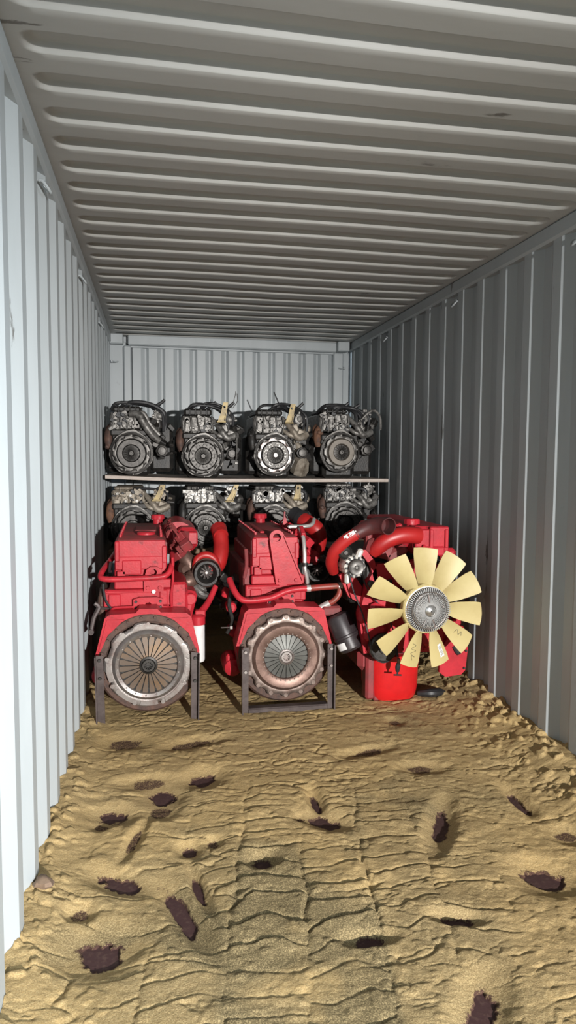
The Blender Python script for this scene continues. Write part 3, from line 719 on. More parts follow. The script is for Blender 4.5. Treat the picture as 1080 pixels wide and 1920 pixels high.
# ------------------------------------------------------------------ red engine in the middle
def engine_middle():
    root = thing('diesel_engine', 'red diesel engine in the middle, tall triangular lifting plate, bronze clutch, closed steel stand', 'engine', (.75, 4.4, .03))
    C = (.748, 3.955, .357)
    red_core(root, .79, C, (.545, .905), (.575, .872), 1.045, 3.95, 5.15)
    clutch(root, C, .246, .203, .128, 24, 'steel_brown', 'bronze', 'finger_grey', 'steel', ears=16, r_hub=.245, slot=.09)
    filler_cap(root, .745, 4.98, 1.085, .045)
    mb = MB(); mb.box((.66, 4.6, 1.053), (.03, .55, .012), .004); mb.build('cover_strap', 'red', root)
    mb = MB(); mb.prism([(.862, 1.05), (.895, 1.05), (.880, 1.15), (.872, 1.15)], 4.72, 4.74); mb.build('lifting_lug', 'red', root)
    # stand
    for (xa, xb) in ((.478, .520), (.984, 1.024)):
        st = MB(); st.prism([(xa, .435), (xb, .435), (xb - .003, .02), (xa + .002, .02)], 3.905, 3.912)
        xo = xb if xa > .7 else xa + .007
        st.prism([(xo - .007, .435), (xo, .435), (xo, .02), (xo - .007, .02)], 3.87, 3.91); st.build('stand_post', 'frame_iron', root)
    st = MB(); st.box((.751, 3.905, .050), (.47, .012, .048), .003); st.box((.751, 3.93, .075), (.47, .05, .007), .002); st.build('stand_beam', 'frame_iron', root)
    for xa in (.552, .955):
        st = MB(); st.box((xa, 4.35, .13), (.035, .035, .22), .004); st.build('rear_stand_leg', 'frame_iron', root)
    bolt_set(root, [(.500, 3.903, .41), (.500, 3.903, .295), (1.004, 3.903, .41), (1.004, 3.903, .31)], .010, 'steel')
    # lifting plate
    top = arc(.727, 1.035, .046, 0.15, PI - .05, 12)
    mb = MB(); mb.holed([(.718, .765), (.725, .745), (.885, .745), (.892, .765)] + top, (.727, 1.035), .025, 4.172, 4.190, 40)
    # ribs along the plate's long edges
    mb.prism([(.680, 1.02), (.688, 1.02), (.727, .765), (.718, .765)], 4.155, 4.18); mb.prism([(.766, 1.045), (.774, 1.045), (.894, .765), (.884, .765)], 4.155, 4.18)
    mb.build('lifting_plate', 'red', root)
    bolt_set(root, [(.745, 4.172, .772), (.845, 4.172, .772)], .012, 'red')
    # coolant pipe: red, then bare and rusty towards the right
    mb = MB(); mb.tube([(.435, 4.16, .790), (.455, 4.10, .735), (.485, 4.07, .692), (.525, 4.06, .676), (.60, 4.06, .678), (.68, 4.06, .690), (.76, 4.06, .722), (.83, 4.06, .735), (.90, 4.06, .738)], .0185, 12, 5)
    mb.build('coolant_pipe', 'red', root)
    mb = MB(); mb.tube([(.90, 4.06, .738), (1.00, 4.06, .744), (1.10, 4.06, .748), (1.15, 4.10, .735), (1.185, 4.26, .68), (1.16, 4.4, .62)], .019, 12, 5)
    mb.tube([(1.095, 4.06, .746), (1.088, 4.05, .70), (1.055, 4.05, .660), (1.010, 4.06, .635)], .0175, 12, 5)
    mb.build('coolant_pipe', 'rust_pipe', root)
    mb = MB(); mb.tube([(1.03, 4.055, .646), (.965, 4.07, .608)], [.021, .021], 12, 1); mb.lathe((1.095, 4.06, .747), [(.022, -.012), (.022, .012)], 14, axis=(1, 0, .1)); mb.lathe((.90, 4.06, .738), [(.021, -.012), (.021, .012)], 14, axis=(1, 0, 0)); stuff(mb.build('hose_clamp', 'pipe_alu', root))
    # bare aluminium tube
    mb = MB(); mb.tube([(.928, 4.22, .695), (.922, 4.20, .77), (.905, 4.19, .84), (.905, 4.20, .93), (.905, 4.24, 1.02), (.898, 4.30, 1.075)], .0125, 12, 5)
    mb.tube([(.835, 4.36, 1.075), (.85, 4.36, 1.082), (.935, 4.36, 1.082), (.99, 4.38, 1.092), (1.02, 4.45, 1.12)], .0125, 12, 4)
    mb.build('air_tube', 'pipe_alu', root)
    mb = MB(); mb.lathe((.907, 4.193, .862), [(.019, -.012), (.019, .012)], 14, axis=(0, .1, 1)); mb.box((.935, 4.2, .86), (.04, .012, .012), .002); mb.build('tube_clip', 'grease', root)
    rnd = random.Random(9); mb = MB()
    for i in range(26):
        mb.box((.885 + rnd.random() * .07, 4.25 + rnd.random() * .7, .78 + rnd.random() * .27), (.02 + rnd.random() * .04, .03 + rnd.random() * .05, .02 + rnd.random() * .05), .004, rot=(rnd.random(), rnd.random(), rnd.random()))
    for i in range(8):
        y = 4.34 + i * .085
        mb.tube([(.87, y, 1.03), (.90, y - .01, 1.075), (.945, y + .02, 1.02), (.955, y, .93)], .0065, 7, 3)
    stuff(mb.build('injector_line', 'red', root))
    mb = MB(); mb.box((1.00, 4.85, .93), (.13, .50, .14), .03); mb.box((1.00, 4.50, .965), (.10, .05, .045), .008); mb.box((1.0, 4.46, .87), (.10, .14, .09), .02); mb.build('intake_manifold', 'red', root)
    turbo(root, 1.042, 4.42, .790, .078)
    mb = MB(); mb.tube([(.985, 4.62, .85), (1.02, 4.57, .83), (1.06, 4.52, .80)], [.05, .06, .05], 14, 3); mb.box((.97, 4.5, .79), (.10, .12, .13), .02); mb.build('turbine_housing', 'grease', root)
    mb = MB(); mb.tube([(1.06, 4.53, .86), (1.075, 4.53, .93), (1.075, 4.52, .99), (1.052, 4.52, 1.045), (1.0, 4.56, 1.085), (.965, 4.62, 1.11)], [.035, .042, .050, .056, .056, .054], 20, 5)
    mb.build('intake_elbow', 'red_hose', root)
    mb = MB(); mb.lathe((.972, 4.61, 1.108), [(.0585, -.02), (.0585, .02)], 24, axis=(-.5, .8, .4)); mb.tube([(.972, 4.61, 1.108), (.93, 4.68, 1.14)], .052, 18, 1); mb.build('rubber_hose', 'black', root)
    # tilted black filter on the right flank
    ax = Vector((.42, -.25, -1)).normalized(); P0 = Vector((1.068, 4.02, .575))
    mb = MB(); mb.lathe(P0, [(.045, -.01), (.068, .0), (.074, .015), (.076, .12), (.080, .125), (.080, .135), (.076, .14), (.074, .205), (.062, .220), (.03, .224)], 44, axis=ax); fl_ = mb.build('fuel_filter', 'black_can', root)
    mb = MB(); mb.lathe(P0, [(.0768, .155), (.0768, .198)], 44, axis=ax, ends=False)
    V = list(mb.v); keep = [f for i, f in enumerate(mb.f) if 22 <= i <= 33]; mb.f = keep; mb.build('label', 'sticker', fl_)
    mb = MB(); mb.box((1.04, 4.08, .60), (.12, .10, .06), .012); mb.build('filter_head', 'red_dusty', root)
    # left flank: dirty accessories
    mb = MB(); rnd = random.Random(12)
    for i in range(22):
        mb.box((.43 + rnd.random() * .10, 4.25 + rnd.random() * .5, .50 + rnd.random() * .24), (.03 + rnd.random() * .04, .04 + rnd.random() * .06, .03 + rnd.random() * .06), .006, rot=(rnd.random(), rnd.random(), rnd.random()))
    mb.tube([(.46, 4.25, .72), (.44, 4.22, .62), (.46, 4.22, .52), (.43, 4.24, .44)], .012, 8, 4)
    stuff(mb.build('side_accessory', 'grease', root))
    mb = MB(); mb.lathe((.455, 4.22, .60), [(.02, 0), (.032, .01), (.032, .10)], 20); mb.box((.43, 4.3, .68), (.05, .08, .04), .008, rot=(.3, .4, 0)); mb.lathe((.47, 4.25, .44), [(.015, 0), (.03, .01), (.03, .12)], 18); stuff(mb.build('side_sensor', 'red', root))
    mb = MB(); mb.tube([(.385, 4.18, .490), (.44, 4.18, .490)], .004, 6, 1); mb.box((.448, 4.18, .490), (.018, .02, .02), .002); mb.build('grease_fitting', 'steel', root)
    mb = MB(); mb.lathe((.455, 4.12, .250), [(.02, 0), (.050, .02), (.058, .06), (.058, .22)], 28); mb.box((.44, 4.2, .30), (.05, .1, .06), .01); mb.build('starter_motor', 'red', root)
    mb = MB(); mb.box((.555, 4.65, .72), (.05, .8, .25), .01); mb.tube([(.545, 4.24, .96), (.55, 4.24, .86), (.535, 4.24, .78)], .012, 8, 3); mb.build('side_cover', 'red_dusty', root)
    mb = MB(); mb.box((.74, 4.75, .20), (.30, .75, .22), .03); mb.build('oil_sump', 'red_dusty', root)
engine_middle()

# ------------------------------------------------------------------ red engine with the fan
def engine_right():
    root = thing('diesel_engine', 'red diesel engine by the right wall with large yellow eleven-blade fan', 'engine', (1.45, 4.3, .05))
    H = Vector((1.469, 3.60, .690))
    # fan: hub ring, eleven blades
    mb = MB(); mb.lathe(H, [(.118, .006), (.132, .004), (.138, .012), (.138, .05), (.118, .05)], 66, ends=False, rmod=lambda an, j: 1 + .012 * math.cos(22 * an)); fr = mb.build('fan_ring', 'fan', root)
    blades = []
    for i in range(11):
        an = PI / 2 + .045 + 2 * PI * i / 11
        ur = Vector((math.cos(an), 0, math.sin(an))); ut = Vector((-math.sin(an), 0, math.cos(an)))
        V = []; F = []; nr, nw = 7, 5
        for side in (0, .005):
            for a_ in range(nr):
                t = a_ / (nr - 1); r = .128 + (.338 - .128) * t
                wd = .034 + .027 * min(1, t * 1.25) - .008 * (1 - min(1, t * 4)); skew = -.012 * t
                for b_ in range(nw):
                    s_ = -1 + 2 * b_ / (nw - 1)
                    rr = r + (.006 * s_ if a_ == nr - 1 else 0) - (.006 * s_ * s_ if a_ == nr - 1 else 0)
                    p = H + ur * rr + ut * (wd * s_ + skew) + Vector((0, .022 + .030 * s_ * (1 - .25 * t) + .008 * s_ * s_ + side, 0))
                    V.append(p)
        m_ = nr * nw
        for a_ in range(nr - 1):
            for b_ in range(nw - 1):
                q = a_ * nw + b_
                F += [(q, q + 1, q + nw + 1, q + nw), (m_ + q, m_ + q + nw, m_ + q + nw + 1, m_ + q + 1)]
        for a_ in range(nr - 1):
            for b_ in (0, nw - 1):
                q = a_ * nw + b_; F.append((q, q + nw, m_ + q + nw, m_ + q))
        for b_ in range(nw - 1):
            for a_ in (0, nr - 1):
                q = a_ * nw + b_; F.append((q, q + 1, m_ + q + 1, m_ + q))
        mb = MB(); mb.add(V, F); bl = mb.build('fan_blade', 'fan', root); blades.append((an, bl))
    def on_blade(i, r, s_):
        an = PI / 2 + .045 + 2 * PI * i / 11
        ur = Vector((math.cos(an), 0, math.sin(an))); ut = Vector((-math.sin(an), 0, math.cos(an)))
        t = (r - .128) / .210
        wd = .034 + .027 * min(1, t * 1.25)
        return H + ur * r + ut * (wd * s_ - .012 * t) + Vector((0, .022 + .030 * s_ * (1 - .25 * t) + .008 * s_ * s_ - .0015, 0))
    # sticker with lines of small print, and pen scribbles
    q = [on_blade(6, r, s_) for r, s_ in ((.225, .15), (.225, .62), (.30, .62), (.30, .15))]
    mb = MB(); mb.add(q, [(0, 1, 2, 3)]); stk = mb.build('sticker', 'sticker', blades[6][1], smooth=False)
    mb = MB()
    for j in range(4):
        s0 = .24 + j * .09
        for r0, r1 in ((.235, .258), (.262, .274 + .004 * j), (.280, .292)):
            q = [on_blade(6, r, s_) + Vector((0, -.0008, 0)) for r, s_ in ((r0, s0), (r0, s0 + .035), (r1, s0 + .035), (r1, s0))]
            mb.add(q, [(0, 1, 2, 3)])
    stuff(mb.build('print', 'ink', blades[6][1], smooth=False))
    for bi, rs in ((5, [(.205, -.5), (.215, .1), (.235, -.4), (.245, .3), (.262, -.3), (.28, .3), (.275, -.1), (.30, .1)]), (7, [(.22, .0), (.235, .5), (.25, .1), (.262, .55), (.27, .2)])):
        mb = MB(); mb.tube([on_blade(bi, r, s_) for r, s_ in rs], .0011, 5, 4); mb.build('pen_mark', 'ink', blades[bi][1])
    # viscous coupling
    mb = MB(); mb.lathe(H, [(.004, -.058), (.012, -.0565), (.022, -.052), (.034, -.046), (.088, -.040), (.092, -.034), (.094, -.006), (.124, -.004), (.126, .045), (.06, .06)], 72); vc = mb.build('fan_coupling', 'dark_steel', root)  # dark base colour paints shade into the gaps between fins
    mb = MB(); mb.lathe(H, [(.004, -.0595), (.012, -.058), (.022, -.0535), (.030, -.049), (.034, -.044)], 48, ends=False); mb.lathe(H, [(.088, -.041), (.0925, -.036), (.094, -.02)], 72, ends=False); mb.lathe(H, [(.1235, -.0045), (.127, -.004), (.127, .02)], 72, ends=False); stuff(mb.build('coupling_face', 'hub', vc))
    mb = MB()
    for i in range(66):
        an = 2 * PI * i / 66
        mb.box((H.x + .110 * math.cos(an), H.y - .016, H.z + .108 * math.sin(an)), (.030, .026, .0046), rot=(0, -an, 0))
    stuff(mb.build('outer_fin', 'hub', vc))
    mb = MB()
    for i in range(60):
        an = 2 * PI * i / 60
        mb.box((H.x + .060 * math.cos(an), H.y - .045, H.z + .060 * math.sin(an)), (.054, .012, .0038), rot=(0, -an, 0))
    stuff(mb.build('inner_fin', 'hub', vc))
    mb = MB(); mb.lathe(H, [(.098, -.036), (.101, -.040), (.104, -.036)], 60, ends=False); mb.lathe(H, [(.066, -.047), (.068, -.052), (.070, -.047)], 60, ends=False)
    for t in (1.75, 5.0, 4.2): mb.box((H.x + .07 * math.cos(t), H.y - .050, H.z + .07 * math.sin(t)), (.045, .008, .008), .002, rot=(0, -t, 0))
    mb.box((H.x + .072, H.y - .05, H.z + .022), (.012, .008, .014), .002)
    stuff(mb.build('coupling_rim', 'steel', vc))
    mb = MB(); mb.rod((H.x, 3.64, H.z), (H.x, 3.92, H.z), .05, n=24); mb.lathe((H.x, 3.80, H.z), [(.085, 0), (.095, .01), (.095, .06), (.085, .07)], 40); mb.build('fan_shaft', 'grease', root)
    # block and front gear cover
    mb = MB(); mb.box((1.46, 4.50, .62), (.50, 1.1, .56), .02); mb.build('engine_block', 'grease', root)  # block coloured dark to put shade into the gap on its left
    mb = MB(); mb.prism([(1.20, .37), (1.17, .60), (1.22, .80), (1.28, .90), (1.62, .92), (1.72, .80), (1.74, .52), (1.70, .36)], 3.90, 3.97)
    mb.prism([(1.24, .56), (1.26, .72), (1.34, .78), (1.40, .70), (1.36, .56)], 3.87, 3.92); mb.box((1.63, 3.89, .47), (.14, .05, .14), .02); mb.build('gear_cover', 'red', root)
    mb = MB(); mb.box((1.215, 3.92, .60), (.10, .08, .10), .02); mb.box((1.28, 3.86, .64), (.12, .05, .06), .02, rot=(0, .4, 0)); mb.box((1.26, 3.88, .50), (.13, .06, .10), .02); mb.build('water_pump', 'red', root)
    bolt_set(root, [(1.22 + i * .045, 3.90, .385) for i in range(11)] + [(1.70, 3.9, .5 + .07 * i) for i in range(4)], .009, 'red')
    mb = MB(); mb.lathe((1.30, 3.82, .42), [(.075, 0), (.085, .008), (.085, .05), (.03, .06)], 40); mb.lathe((1.30, 3.805, .42), [(.03, 0), (.034, .006), (.034, .03)], 20); mb.build('crank_pulley', 'dark_steel', root)
    # oil sump: red rounded bucket reaching the sand
    def sup(an, j): return 1.0 / max(abs(math.cos(an)) ** 3.2 + abs(math.sin(an)) ** 3.2, 1e-6) ** (1 / 3.2)
    mb = MB(); mb.lathe((1.428, 4.10, .045), [(.115, 0), (.138, .008), (.150, .028), (.160, .08), (.164, .20), (.166, .285)], 64, axis=(0, 0, 1), rmod=sup); mb.build('oil_sump', 'red_clean', root)
    mb = MB(); mb.box((1.40, 4.5, .30), (.40, 1.0, .14), .03); mb.box((1.27, 4.02, .20), (.06, .10, .28), .015); mb.box((1.31, 4.0, .065), (.035, .04, .03), .006); mb.build('sump_flange', 'red_dusty', root)
    mb = MB(); mb.tube([(1.375, 3.78, .365), (1.375, 3.785, .335)], .009, 10, 1); dv = mb.build('drain_hose', 'steel', root)
    mb = MB(); mb.tube([(1.375, 3.785, .335), (1.373, 3.79, .31), (1.372, 3.79, .285)], [.012, .015, .010], 10, 3); mb.tube([(1.372, 3.79, .285), (1.372, 3.79, .268)], .005, 8, 1); mb.rod((1.350, 3.79, .268), (1.396, 3.79, .264), .005, n=8); mb.tube([(1.375, 3.80, .37), (1.38, 3.84, .42), (1.40, 3.88, .46)], .008, 8, 3); mb.build('drain_valve', 'black', root)
    # top: rocker end with cap, coolant outlet elbows
    mb = MB(); mb.box((1.62, 4.40, 1.03), (.225, .95, .17), .015); mb.box((1.56, 3.915, 1.02), (.10, .03, .16), .006); mb.box((1.66, 3.915, 1.04), (.12, .03, .15), .006); mb.box((1.60, 3.90, .97), (.18, .04, .06), .01); mb.build('rocker_cover', 'red', root)
    mb = MB(); mb.box((1.605, 3.893, 1.035), (.022, .02, .13), .004); mb.box((1.70, 3.893, 1.045), (.02, .02, .11), .004); mb.box((1.60, 3.89, .99), (.16, .012, .008), .002); mb.tube([(1.555, 3.885, .94), (1.555, 3.88, .99), (1.56, 3.885, 1.01)], [.008, .013, .007], 8, 3); mb.build('cover_rib', 'red', root)
    filler_cap(root, 1.545, 4.06, 1.118, .046)
    mb = MB(); mb.box((1.43, 4.25, 1.045), (.20, .5, .12), .02); mb.box((1.40, 4.0, 1.10), (.12, .05, .03), .01, rot=(0, -.35, 0)); mb.box((1.755, 4.0, .93), (.10, .06, .09), .02); mb.build('cylinder_head', 'red', root)
    mb = MB(); mb.tube([(1.262, 3.93, .965), (1.285, 3.90, 1.005), (1.335, 3.885, 1.045), (1.405, 3.88, 1.068), (1.47, 3.885, 1.070), (1.525, 3.90, 1.065)], [.040, .046, .049, .050, .050, .050], 24, 6)
    mb.build('coolant_elbow', 'red_hose', root)
    mb = MB(); mb.box((1.30, 3.95, .985), (.17, .10, .10), .02, rot=(0, .3, 0)); mb.box((1.40, 3.93, .96), (.14, .06, .06), .015, rot=(0, -.5, 0)); mb.box((1.24, 3.97, 1.03), (.04, .06, .12), .01); mb.build('thermostat_housing', 'red_dusty', root)
    mb = MB(); mb.tube([(1.045, 4.02, .845), (1.018, 3.97, .905), (1.030, 3.93, .980), (1.085, 3.90, 1.045), (1.150, 3.88, 1.088)], [.032, .036, .038, .037, .036], 22, 6)
    mb.build('intake_elbow', 'red_hose', root)
    mb = MB(); mb.tube([(1.135, 3.885, 1.080), (1.19, 3.88, 1.110), (1.245, 3.86, 1.130), (1.285, 3.815, 1.135), (1.300, 3.775, 1.134)], [.038, .043, .048, .050, .050], 24, 5, wall=.005)
    mb.build('rubber_hose', 'hose_shaded', root)
    mb = MB(); mb.tube([(1.085, 3.90, 1.045), (1.1175, 3.891, 1.0675), (1.150, 3.88, 1.088)], [.0385, .0383, .0372], 28, 3, cap=False)
    vd = Vector((-.27, -.80, .54)).normalized(); mid_ = Vector((1.1175, 3.891, 1.0675)); ax_ = Vector((.065, -.02, .043)).normalized()
    def face_ok(f):
        c_ = sum((Vector(mb.v[i]) for i in f), Vector()) / len(f) - mid_; c_ = (c_ - ax_ * c_.dot(ax_)).normalized(); return c_.dot(vd) > .93
    mb.f = [f for f in mb.f if face_ok(f)]; mb.build('label', 'sticker', root)  # pale patch wrapped over the upper front of the elbow
    # alternator with slotted cast body and pulley
    mb = MB(); mb.lathe((1.137, 3.93, .890), [(.045, -.055), (.062, -.045), (.069, -.02), (.071, .06), (.06, .09)], 48, rmod=lambda an, j: 1 + (.05 if math.cos(12 * an) > 0 else -.03))
    mb.box((1.165, 3.90, .965), (.035, .04, .06), .01, rot=(0, .4, 0)); mb.box((1.095, 3.90, .82), (.035, .04, .06), .01); alt = mb.build('alternator', 'pale_alu', root)
    mb = MB()
    for i in range(12):
        an = 2 * PI * i / 12 + .12
        mb.box((1.137 + .054 * math.cos(an), 3.880, .890 + .054 * math.sin(an)), (.016, .012, .012), .002, rot=(0, -an, 0))
    stuff(mb.build('slot_shade', 'black', alt))  # black blocks carry the darkness inside the slots
    mb = MB(); mb.lathe((1.137, 3.865, .890), [(.008, -.016), (.012, -.010), (.030, -.006), (.044, -.010), (.047, 0), (.040, .01), (.047, .02), (.04, .03)], 40); mb.build('pulley', 'mid_steel', alt)
    mb = MB(); mb.lathe((1.083, 3.90, .972), [(.012, -.012), (.015, -.002), (.030, .004), (.038, -.004), (.042, 0), (.042, .03)], 36); mb.build('idler_pulley', 'dark_steel', root)
    mb = MB(); mb.prism([(1.165, .985), (1.205, .985), (1.260, .92), (1.285, .80), (1.262, .79), (1.235, .89), (1.19, .95)], 3.90, 3.93); mb.prism([(1.06, .83), (1.13, .86), (1.20, .76), (1.19, .66), (1.12, .70)], 3.95, 3.98); mb.build('alternator_bracket', 'red', root)
    mb = MB(); mb.lathe((1.236, 3.88, .785), [(.012, -.008), (.022, 0), (.022, .02)], 20); mb.build('tensioner', 'mid_steel', root)
    mb = MB(); mb.tube([(1.092, 3.870, .885), (1.12, 3.86, .76), (1.175, 3.85, .62), (1.222, 3.825, .44), (1.25, 3.825, .36), (1.30, 3.825, .333), (1.35, 3.825, .36), (1.375, 3.83, .44), (1.33, 3.85, .60), (1.25, 3.86, .70), (1.19, 3.865, .80), (1.182, 3.870, .90), (1.16, 3.870, .930), (1.115, 3.870, .928), (1.092, 3.870, .885)], .0045, 6, 4)
    mb.build('drive_belt', 'black', root)
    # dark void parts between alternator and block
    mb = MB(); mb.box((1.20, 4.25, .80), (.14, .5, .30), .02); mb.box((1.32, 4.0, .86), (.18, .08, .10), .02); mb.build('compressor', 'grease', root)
    mb = MB(); mb.lathe((1.335, 3.93, .865), [(.02, -.02), (.04, -.01), (.045, 0), (.045, .04)], 24); mb.tube([(1.24, 3.92, .72), (1.29, 3.88, .78), (1.36, 3.89, .80)], .012, 8, 3); mb.build('dark_hose', 'black', root)
    # right flank brackets
    mb = MB(); mb.prism([(1.66, .245), (1.70, .215), (1.80, .225), (1.825, .25), (1.840, .385), (1.80, .46), (1.72, .47), (1.66, .36)], 3.86, 3.88); mb.box((1.75, 3.92, .46), (.16, .06, .10), .01); mb.box((1.73, 4.1, .40), (.12, .4, .2), .02); mb.build('mount_bracket', 'red', root)
    bolt_set(root, [(1.815, 3.862, .265), (1.825, 3.862, .37), (1.765, 3.862, .43)], .008, 'grease')
    mb = MB(); mb.tube([(1.745, 3.858, .40), (1.775, 3.855, .36), (1.79, 3.858, .38)], [.010, .016, .008], 8, 3); mb.build('hose_stub', 'black', root)
    mb = MB(); mb.box((1.80, 3.95, .575), (.05, .05, .14), .01); mb.box((1.80, 3.93, .705), (.13, .05, .06), .015); mb.build('side_arm', 'red', root)
    mb = MB(); mb.rod((1.845, 3.90, .712), (1.90, 3.90, .712), .030, n=20); mb.build('arm_bush', 'grease', root)
    mb = MB(); mb.lathe((1.880, 3.885, .712), [(.012, -.012), (.020, -.006), (.022, 0), (.022, .02)], 24); mb.build('arm_pin', 'steel', root)
engine_right()

# ------------------------------------------------------------------ stacked black car engines on a plywood shelf
def shelf_z(x): return 1.352 + 0.028 * max(0, min(1, (0.45 - x) / 0.82)) ** 1.4
shx = np.linspace(-.374, 1.903, 24)
mb = MB(); V = []
for x in shx: V += [(x, 5.56, shelf_z(x) - .026), (x, 5.56, shelf_z(x)), (x, 6.78, shelf_z(x)), (x, 6.78, shelf_z(x) - .026)]
F = [(0, 1, 2, 3), tuple(range(len(V) - 1, len(V) - 5, -1))]
for i in range(len(shx) - 1):
    for k_ in range(4): F.append((i * 4 + k_, i * 4 + (k_ + 1) % 4, i * 4 + 4 + (k_ + 1) % 4, i * 4 + 4 + k_))
mb.add(V, F); sh = mb.build('plywood_shelf', 'ply', org=(.76, 6.1, 1.34))
tag(sh, 'thin plywood sheet lying between the upper and lower engine rows', 'shelf')
mb = MB(); V = []
for x in shx: V += [(x, 5.553, shelf_z(x) - .024), (x, 5.553, shelf_z(x) - .002), (x, 5.5595, shelf_z(x) - .002), (x, 5.5595, shelf_z(x) - .024)]
mb.add(V, F); mb.build('shelf_edge', 'ply_edge', sh)
tr = thing('timber_platform', 'rough timber platform under the lower engine row behind the red engines', 'platform', (.76, 6.1, 0))
for j in range(5):
    mb = MB(); mb.box((.77, 5.70 + .235 * j, .772), (2.26, .215, .035), .004); mb.build('plank', 'timber', tr)
for x in (-.25, .77, 1.78):
    for y in (5.75, 6.6):
        mb = MB(); mb.box((x, y, .40), (.09, .09, .708), .006); mb.build('post', 'timber', tr)

def car_engine(label, cx, base, y, seed, head_m, valve_h, cl_m, face_m, fing_m, win, bracket=None, hoses=3, low=False, group=None, pipe=None, manifold='orange_rust', zc=.19, tall=.61):
    rnd = random.Random(seed)
    root = thing('car_engine', label, 'engine', (cx, y + .3, base), group)
    C = (cx, y, base + zc)
    # bell-housing flange with bolt lobes and a pointed top
    def lob(an, j): return 1 + .030 * max(0, math.cos(7 * an + .6)) ** 2 + (.10 * max(0, math.cos(an - PI / 2 * 0 - (PI if False else 0) - PI * .5)) ** 8 if True else 0)
    mb = MB(); mb.lathe((cx, y + .035, C[2]), [(.154, 0), (.166, 0), (.170, .004), (.170, .02), (.154, .02)], 84, ends=False, rmod=lob); mb.build('bell_flange', 'alu' if low or win == 'alu_clean' else 'mid_steel', root)
    bolt_set(root, [(cx + .166 * math.cos(t), y + .035, C[2] + .166 * math.sin(t)) for t in [i * 2 * PI / 7 + .3 for i in range(7)]], .006, 'dark_steel')
    mb = MB(); mb.lathe((cx, y + .03, C[2]), [(.150, .0), (.166, .004), (.166, .03), (.1, .03)], 60, ends=False); mb.build('flywheel', 'dark_steel', root)
    clutch(root, C, .146, .118, .062, 16, cl_m, face_m, fing_m, 'steel' if win == 'alu_clean' else 'dark_steel', ears=9, win=win, r_hub=.26)
    # block and sump
    mb = MB(); mb.box((cx + .005, y + .31, base + .25), (.33, .48, .25), .02); mb.box((cx - .02, y + .10, base + .34), (.28, .10, .05), .01)
    for i in range(6): mb.box((cx - .17 + rnd.random() * .34, y + .08, base + .15 + rnd.random() * .2), (.05, .05, .04), .008, rot=(0, rnd.random(), 0))
    mb.box((cx + .235, y + .36, base + .23), (.19, .30, .40), .03); mb.box((cx - .16, y + .38, base + .20), (.10, .30, .34), .03)
    mb.build('engine_block', 'grease', root)
    mb = MB(); mb.box((cx + .01, y + .34, base + .065), (.27, .42, .13), .03); mb.build('oil_sump', 'grease', root)
    # head: cast face with ports, bosses and bolts
    h0, h1 = base + zc + .175, base + zc + .175 + (.125 if low else .145)
    mb = MB(); mb.box((cx - .035, y + .32, (h0 + h1) / 2), (.265, .46, h1 - h0), .012)
    for i in range(16):
        px = cx - .15 + rnd.random() * .235; pz = h0 + .015 + rnd.random() * (h1 - h0 - .02)
        if rnd.random() < .5: mb.lathe((px, y + .072, pz), [(.012 + rnd.random() * .012, 0), (.014 + rnd.random() * .012, .03)], 12)
        else: mb.box((px, y + .08, pz), (.02 + rnd.random() * .05, .03, .015 + rnd.random() * .03), .004, rot=(0, rnd.choice((0, 0, .5, -.5)), 0))
    for i in range(5):
        px = cx - .15 + i * .055; mb.tube([(px, y + .075, h0 - .01), (px + .01, y + .070, (h0 + h1) / 2), (px, y + .08, h1)], .008, 8, 3)
    mb.build('cylinder_head', head_m, root)
    bolt_set(root, [(cx - .055, y + .070, h0 + .04), (cx - .02, y + .068, h0 + .085), (cx + .03, y + .07, h0 + .04), (cx - .12, y + .07, h0 + .10)], .012, 'alu_clean' if low else 'alu', n=14, name='core_plug')
    mb = MB()
    for i in range(9):
        mb.box((cx - .155 + rnd.random() * .25, y + .068, h0 + rnd.random() * (h1 - h0)), (.012 + rnd.random() * .03, .012, .010 + rnd.random() * .02), .003, rot=(0, rnd.random(), 0))
    stuff(mb.build('port_shade', 'black', root))  # black blocks painted on as the shade inside open ports
    # valve cover
    mb = MB(); vz = h1 + valve_h / 2
    mb.box((cx - .035, y + .31, vz), (.225, .42, valve_h), min(.018, valve_h * .4))
    for i in range(4): mb.box((cx - .10 + i * .045, y + .098, vz), (.012, .02, valve_h * .8), .004)
    mb.build('valve_cover', 'grease' if not low else 'alu_tan' if head_m == 'alu_tan' else 'alu', root)
    top = h1 + valve_h
    # intake runners and throttle, right of the head
    mb = MB()
    if pipe == 'silver':
        mb.tube([(cx - .01, y + .06, h1 - .01), (cx + .06, y + .03, h1 - .02), (cx + .11, y + .02, h0 + .04), (cx + .17, y + .03, h0 - .04), (cx + .215, y + .05, h0 - .075)], [.026, .030, .030, .028, .026], 14, 5)
        mb.tube([(cx + .02, y + .08, h1 - .02), (cx + .09, y + .05, h1 + .0), (cx + .15, y + .05, h0 + .05), (cx + .22, y + .06, h0 - .03)], .018, 10, 5)
    else:
        mb.tube([(cx + .09, y + .10, h1 - .03), (cx + .15, y + .05, h0 + .03), (cx + .20, y + .05, h0 - .03), (cx + .28, y + .07, h0 + .0)], [.018, .026, .030, .026], 14, 5)
        mb.tube([(cx + .08, y + .08, h0 + .03), (cx + .13, y + .05, h0 - .01), (cx + .20, y + .06, h0 - .03)], [.014, .02, .02], 10, 4)
        mb.box((cx + .24, y + .12, h0 + .0), (.10, .10, .07), .012, rot=(0, .4, 0)); mb.box((cx + .18, y + .10, h0 + .05), (.05, .08, .07), .01, rot=(0, -.3, 0)); mb.box((cx + .29, y + .13, h0 + .05), (.05, .08, .05), .01, rot=(.2, .2, 0))
    mb.build('intake_manifold', 'alu' if pipe == 'silver' else ('alu_tan' if seed % 2 else 'alu'), root)
    mb = MB(); mb.lathe((cx + .22, y + .08, h1 - .02), [(.025, 0), (.045, .004), (.050, .02), (.050, .10)], 24)
